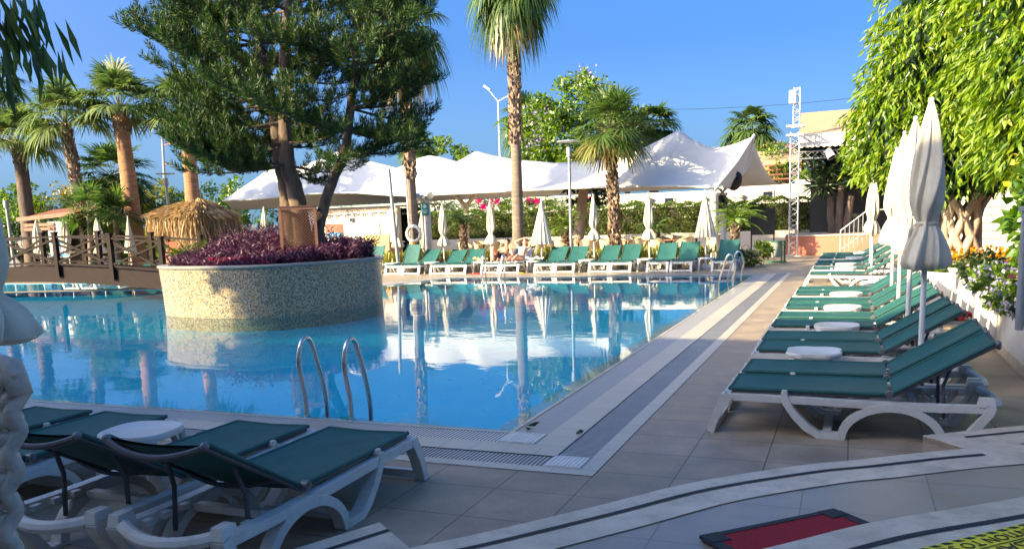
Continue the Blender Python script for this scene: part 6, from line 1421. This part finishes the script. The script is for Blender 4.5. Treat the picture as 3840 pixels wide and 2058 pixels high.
def man():
    # pelvis at u=1.12 ; torso up the backrest (about 40 deg)
    c,s=math.cos(R_(38)),math.sin(R_(38)); o=Vector((1.10,.0,.45)); up=lambda d,y=0,l=0:(o.x+c*d-s*l,y,o.z+s*d+c*l)
    j={'pelvis':(tuple(o),(.135,.10)),'waist':(up(.17),(.125,.095)),'chest':(up(.34,0,.02),(.15,.11)),'uchest':(up(.46,0,.02),(.135,.10)),'neck':(up(.56,0,.04),.058),'chin':(up(.63,0,.09),.068),'head':(up(.71,.02,.10),.095),'crown':(up(.78,.02,.10),.085),'nose':(up(.68,.01,.195),.018),
     'shL':(up(.46,.19,.02),.065),'elL':((1.22,.36,.46),.045),'L_wr':((1.02,.30,.44),.032),
     'shR':(up(.46,-.19,.02),.065),'elR':((1.25,-.33,.50),.045),'R_wr':((1.10,-.16,.60),.032),
     'hpL':((1.06,.10,.45),.10),'knL':((.72,.16,.86),.062),'anL':((.62,.12,.44),.040),'heL':((.64,.12,.385),.04),'toL':((.44,.13,.385),.026),
     'hpR':((1.02,-.10,.45),.10),'knR':((.66,-.34,.46),.062),'anR':((.26,-.20,.42),.040),'heR':((.22,-.20,.40),.038),'toR':((.14,-.26,.50),.026)}
    e=[('pelvis','waist'),('waist','chest'),('chest','uchest'),('uchest','neck'),('neck','chin'),('chin','head'),('head','crown'),('head','nose'),('uchest','shL'),('shL','elL'),('elL','L_wr'),('uchest','shR'),('shR','elR'),('elR','R_wr'),('pelvis','hpL'),('hpL','knL'),('knL','anL'),('anL','heL'),('heL','toL'),('pelvis','hpR'),('hpR','knR'),('knR','anR'),('anR','heR'),('heR','toR')]
    hand(j,e,'L_',j['L_wr'][0],(-1,-.2,-.1),(0,0,1),0); hand(j,e,'R_',j['R_wr'][0],(-.6,.7,.0),(0,0,1),0)
    P=body('person','man in dark swim trunks sunbathing on a far lounger with one knee raised',j,e,'skin',(FARX[4],24.9,0),PI/2)
    b=MB(); b.sphere((0,0,0),.112,14,8); h=b.build('hair','hair',P); h.location=Vector(up(.765,.02,.075)); h.rotation_euler=(0,R_(-20),0)
    b=MB(); pe=Vector(o); b.tube([pe+Vector((.12,0,.06)),pe+Vector((.0,0,.005)),pe+Vector((-.08,0,0))],[.155,.172,.165],16)
    b.tube([Vector((1.08,.10,.45)),Vector((.90,.13,.64))],[.122,.106],14); b.tube([Vector((1.04,-.10,.45)),Vector((.82,-.24,.46))],[.122,.104],14); b.build('swim_trunks','trunks',P)
    b=MB()
    for y in(-.035,.035): q=Vector(up(.70,.02+y,.188)); b.sphere(tuple(q),.012,6,4)
    b.build('eyes','hair',P); b=MB(); q=Vector(up(.635,.01,.158)); b.tube([q+Vector((0,-.025,0)),q+Vector((0,.025,0))],.007,5); b.build('mouth','red',P)
    for sy in(-1,1): b=MB(); b.sphere(tuple(Vector(up(.70,.02+sy*.095,.09))),.026,8,5); b.build('ear','skin',P)
def woman():
    c,s=math.cos(R_(44)),math.sin(R_(44)); o=Vector((1.12,.02,.44)); up=lambda d,y=0,l=0:(o.x+c*d-s*l,y,o.z+s*d+c*l)
    j={'pelvis':(tuple(o),(.135,.095)),'waist':(up(.16),(.10,.08)),'chest':(up(.32,0,.02),(.125,.10)),'uchest':(up(.43,0,.02),(.115,.085)),'neck':(up(.53,0,.03),.047),'chin':(up(.60,0,.075),.058),'head':(up(.68,.0,.085),.088),'crown':(up(.75,.0,.08),.08),'nose':(up(.65,.0,.17),.015),
     'shL':(up(.43,.16,.02),.052),'elL':(up(.62,.34,.12),.037),'L_wr':(up(.74,.13,.16),.027),
     'shR':(up(.43,-.16,.02),.052),'elR':(up(.70,-.30,.16),.037),'R_wr':(up(.76,-.07,.18),.027),
     'hpL':((1.06,.11,.44),.098),'knL':((.66,.18,.50),.055),'anL':((.24,.12,.42),.036),'heL':((.20,.12,.395),.034),'toL':((.13,.14,.51),.022),
     'hpR':((1.06,-.09,.44),.098),'knR':((.64,-.06,.56),.055),'anR':((.26,-.06,.42),.036),'heR':((.22,-.06,.395),.034),'toR':((.15,-.09,.51),.022)}
    e=[('pelvis','waist'),('waist','chest'),('chest','uchest'),('uchest','neck'),('neck','chin'),('chin','head'),('head','crown'),('head','nose'),('uchest','shL'),('shL','elL'),('elL','L_wr'),('uchest','shR'),('shR','elR'),('elR','R_wr'),('pelvis','hpL'),('hpL','knL'),('knL','anL'),('anL','heL'),('heL','toL'),('pelvis','hpR'),('hpR','knR'),('knR','anR'),('anR','heR'),('heR','toR')]
    hand(j,e,'L_',j['L_wr'][0],(.2,-1,.0),(-.6,0,.8),0); hand(j,e,'R_',j['R_wr'][0],(.2,1,0),(-.6,0,.8),0)
    P=body('person','woman in a white bikini sunbathing on a towel with an arm over her head',j,e,'skin2',(FARX[5],24.9,0),PI/2)
    b=MB(); b.sphere((0,0,0),.105,14,8); h=b.build('hair','hair2',P); h.location=Vector(up(.745,.0,.055))
    b=MB()
    for sy in(-1,1): b.sphere(tuple(Vector(up(.345,sy*.068,.105))),.066,10,7)
    b.tube([Vector(up(.33,-.13,.03)),Vector(up(.34,-.06,.125)),Vector(up(.34,.06,.125)),Vector(up(.33,.13,.03))],.018,6); b.build('bikini_top','bikini',P)
    b=MB(); b.tube([o+Vector((.06,0,.03)),o+Vector((0,0,.005)),o+Vector((-.06,0,-.01))],[.142,.158,.13],16); b.build('bikini_bottom','bikini',P)
    b=MB()
    for y in(-.032,.032): b.sphere(up(.665,y,.163),.011,6,4)
    b.build('eyes','hair',P); b=MB(); q=Vector(up(.605,0,.132)); b.tube([q+Vector((0,-.02,0)),q+Vector((0,.02,0))],.006,5); b.build('mouth','red',P)
    for sy in(-1,1): b=MB(); b.sphere(tuple(Vector(up(.66,sy*.088,.075))),.023,8,5); b.build('ear','skin2',P)
man(); woman()
def loungertowel(i,label,ang,y0=.27):
    a=R_(ang); b=MB(); P=[]
    for k in range(22):
        u=k/21*1.55; 
        if u<.92: x,z=.34+u,.352
        else: d=u-.92; x,z=1.26+d*math.cos(a),.356+d*math.sin(a)
        P.append([(x+.01*math.sin(k+y*9),y,z+.006+.006*math.sin(k*1.7+y*20)-.012*(1-(y/.28)**2)) for y in np.linspace(-y0,y0,9)])
    b.grid(P); o=b.build('towel','towel',ang=180); o.location=(FARX[i],24.9,0); o.rotation_euler=(0,0,PI/2); m=o.modifiers.new('thickness','SOLIDIFY'); m.thickness=.01; m.offset=1; tag(o,label,'towel',group='towels under the sunbathers')
loungertowel(4,'White towel spread under the sunbathing man',33); loungertowel(5,'White towel spread on the steep backrest under the sunbathing woman',42)
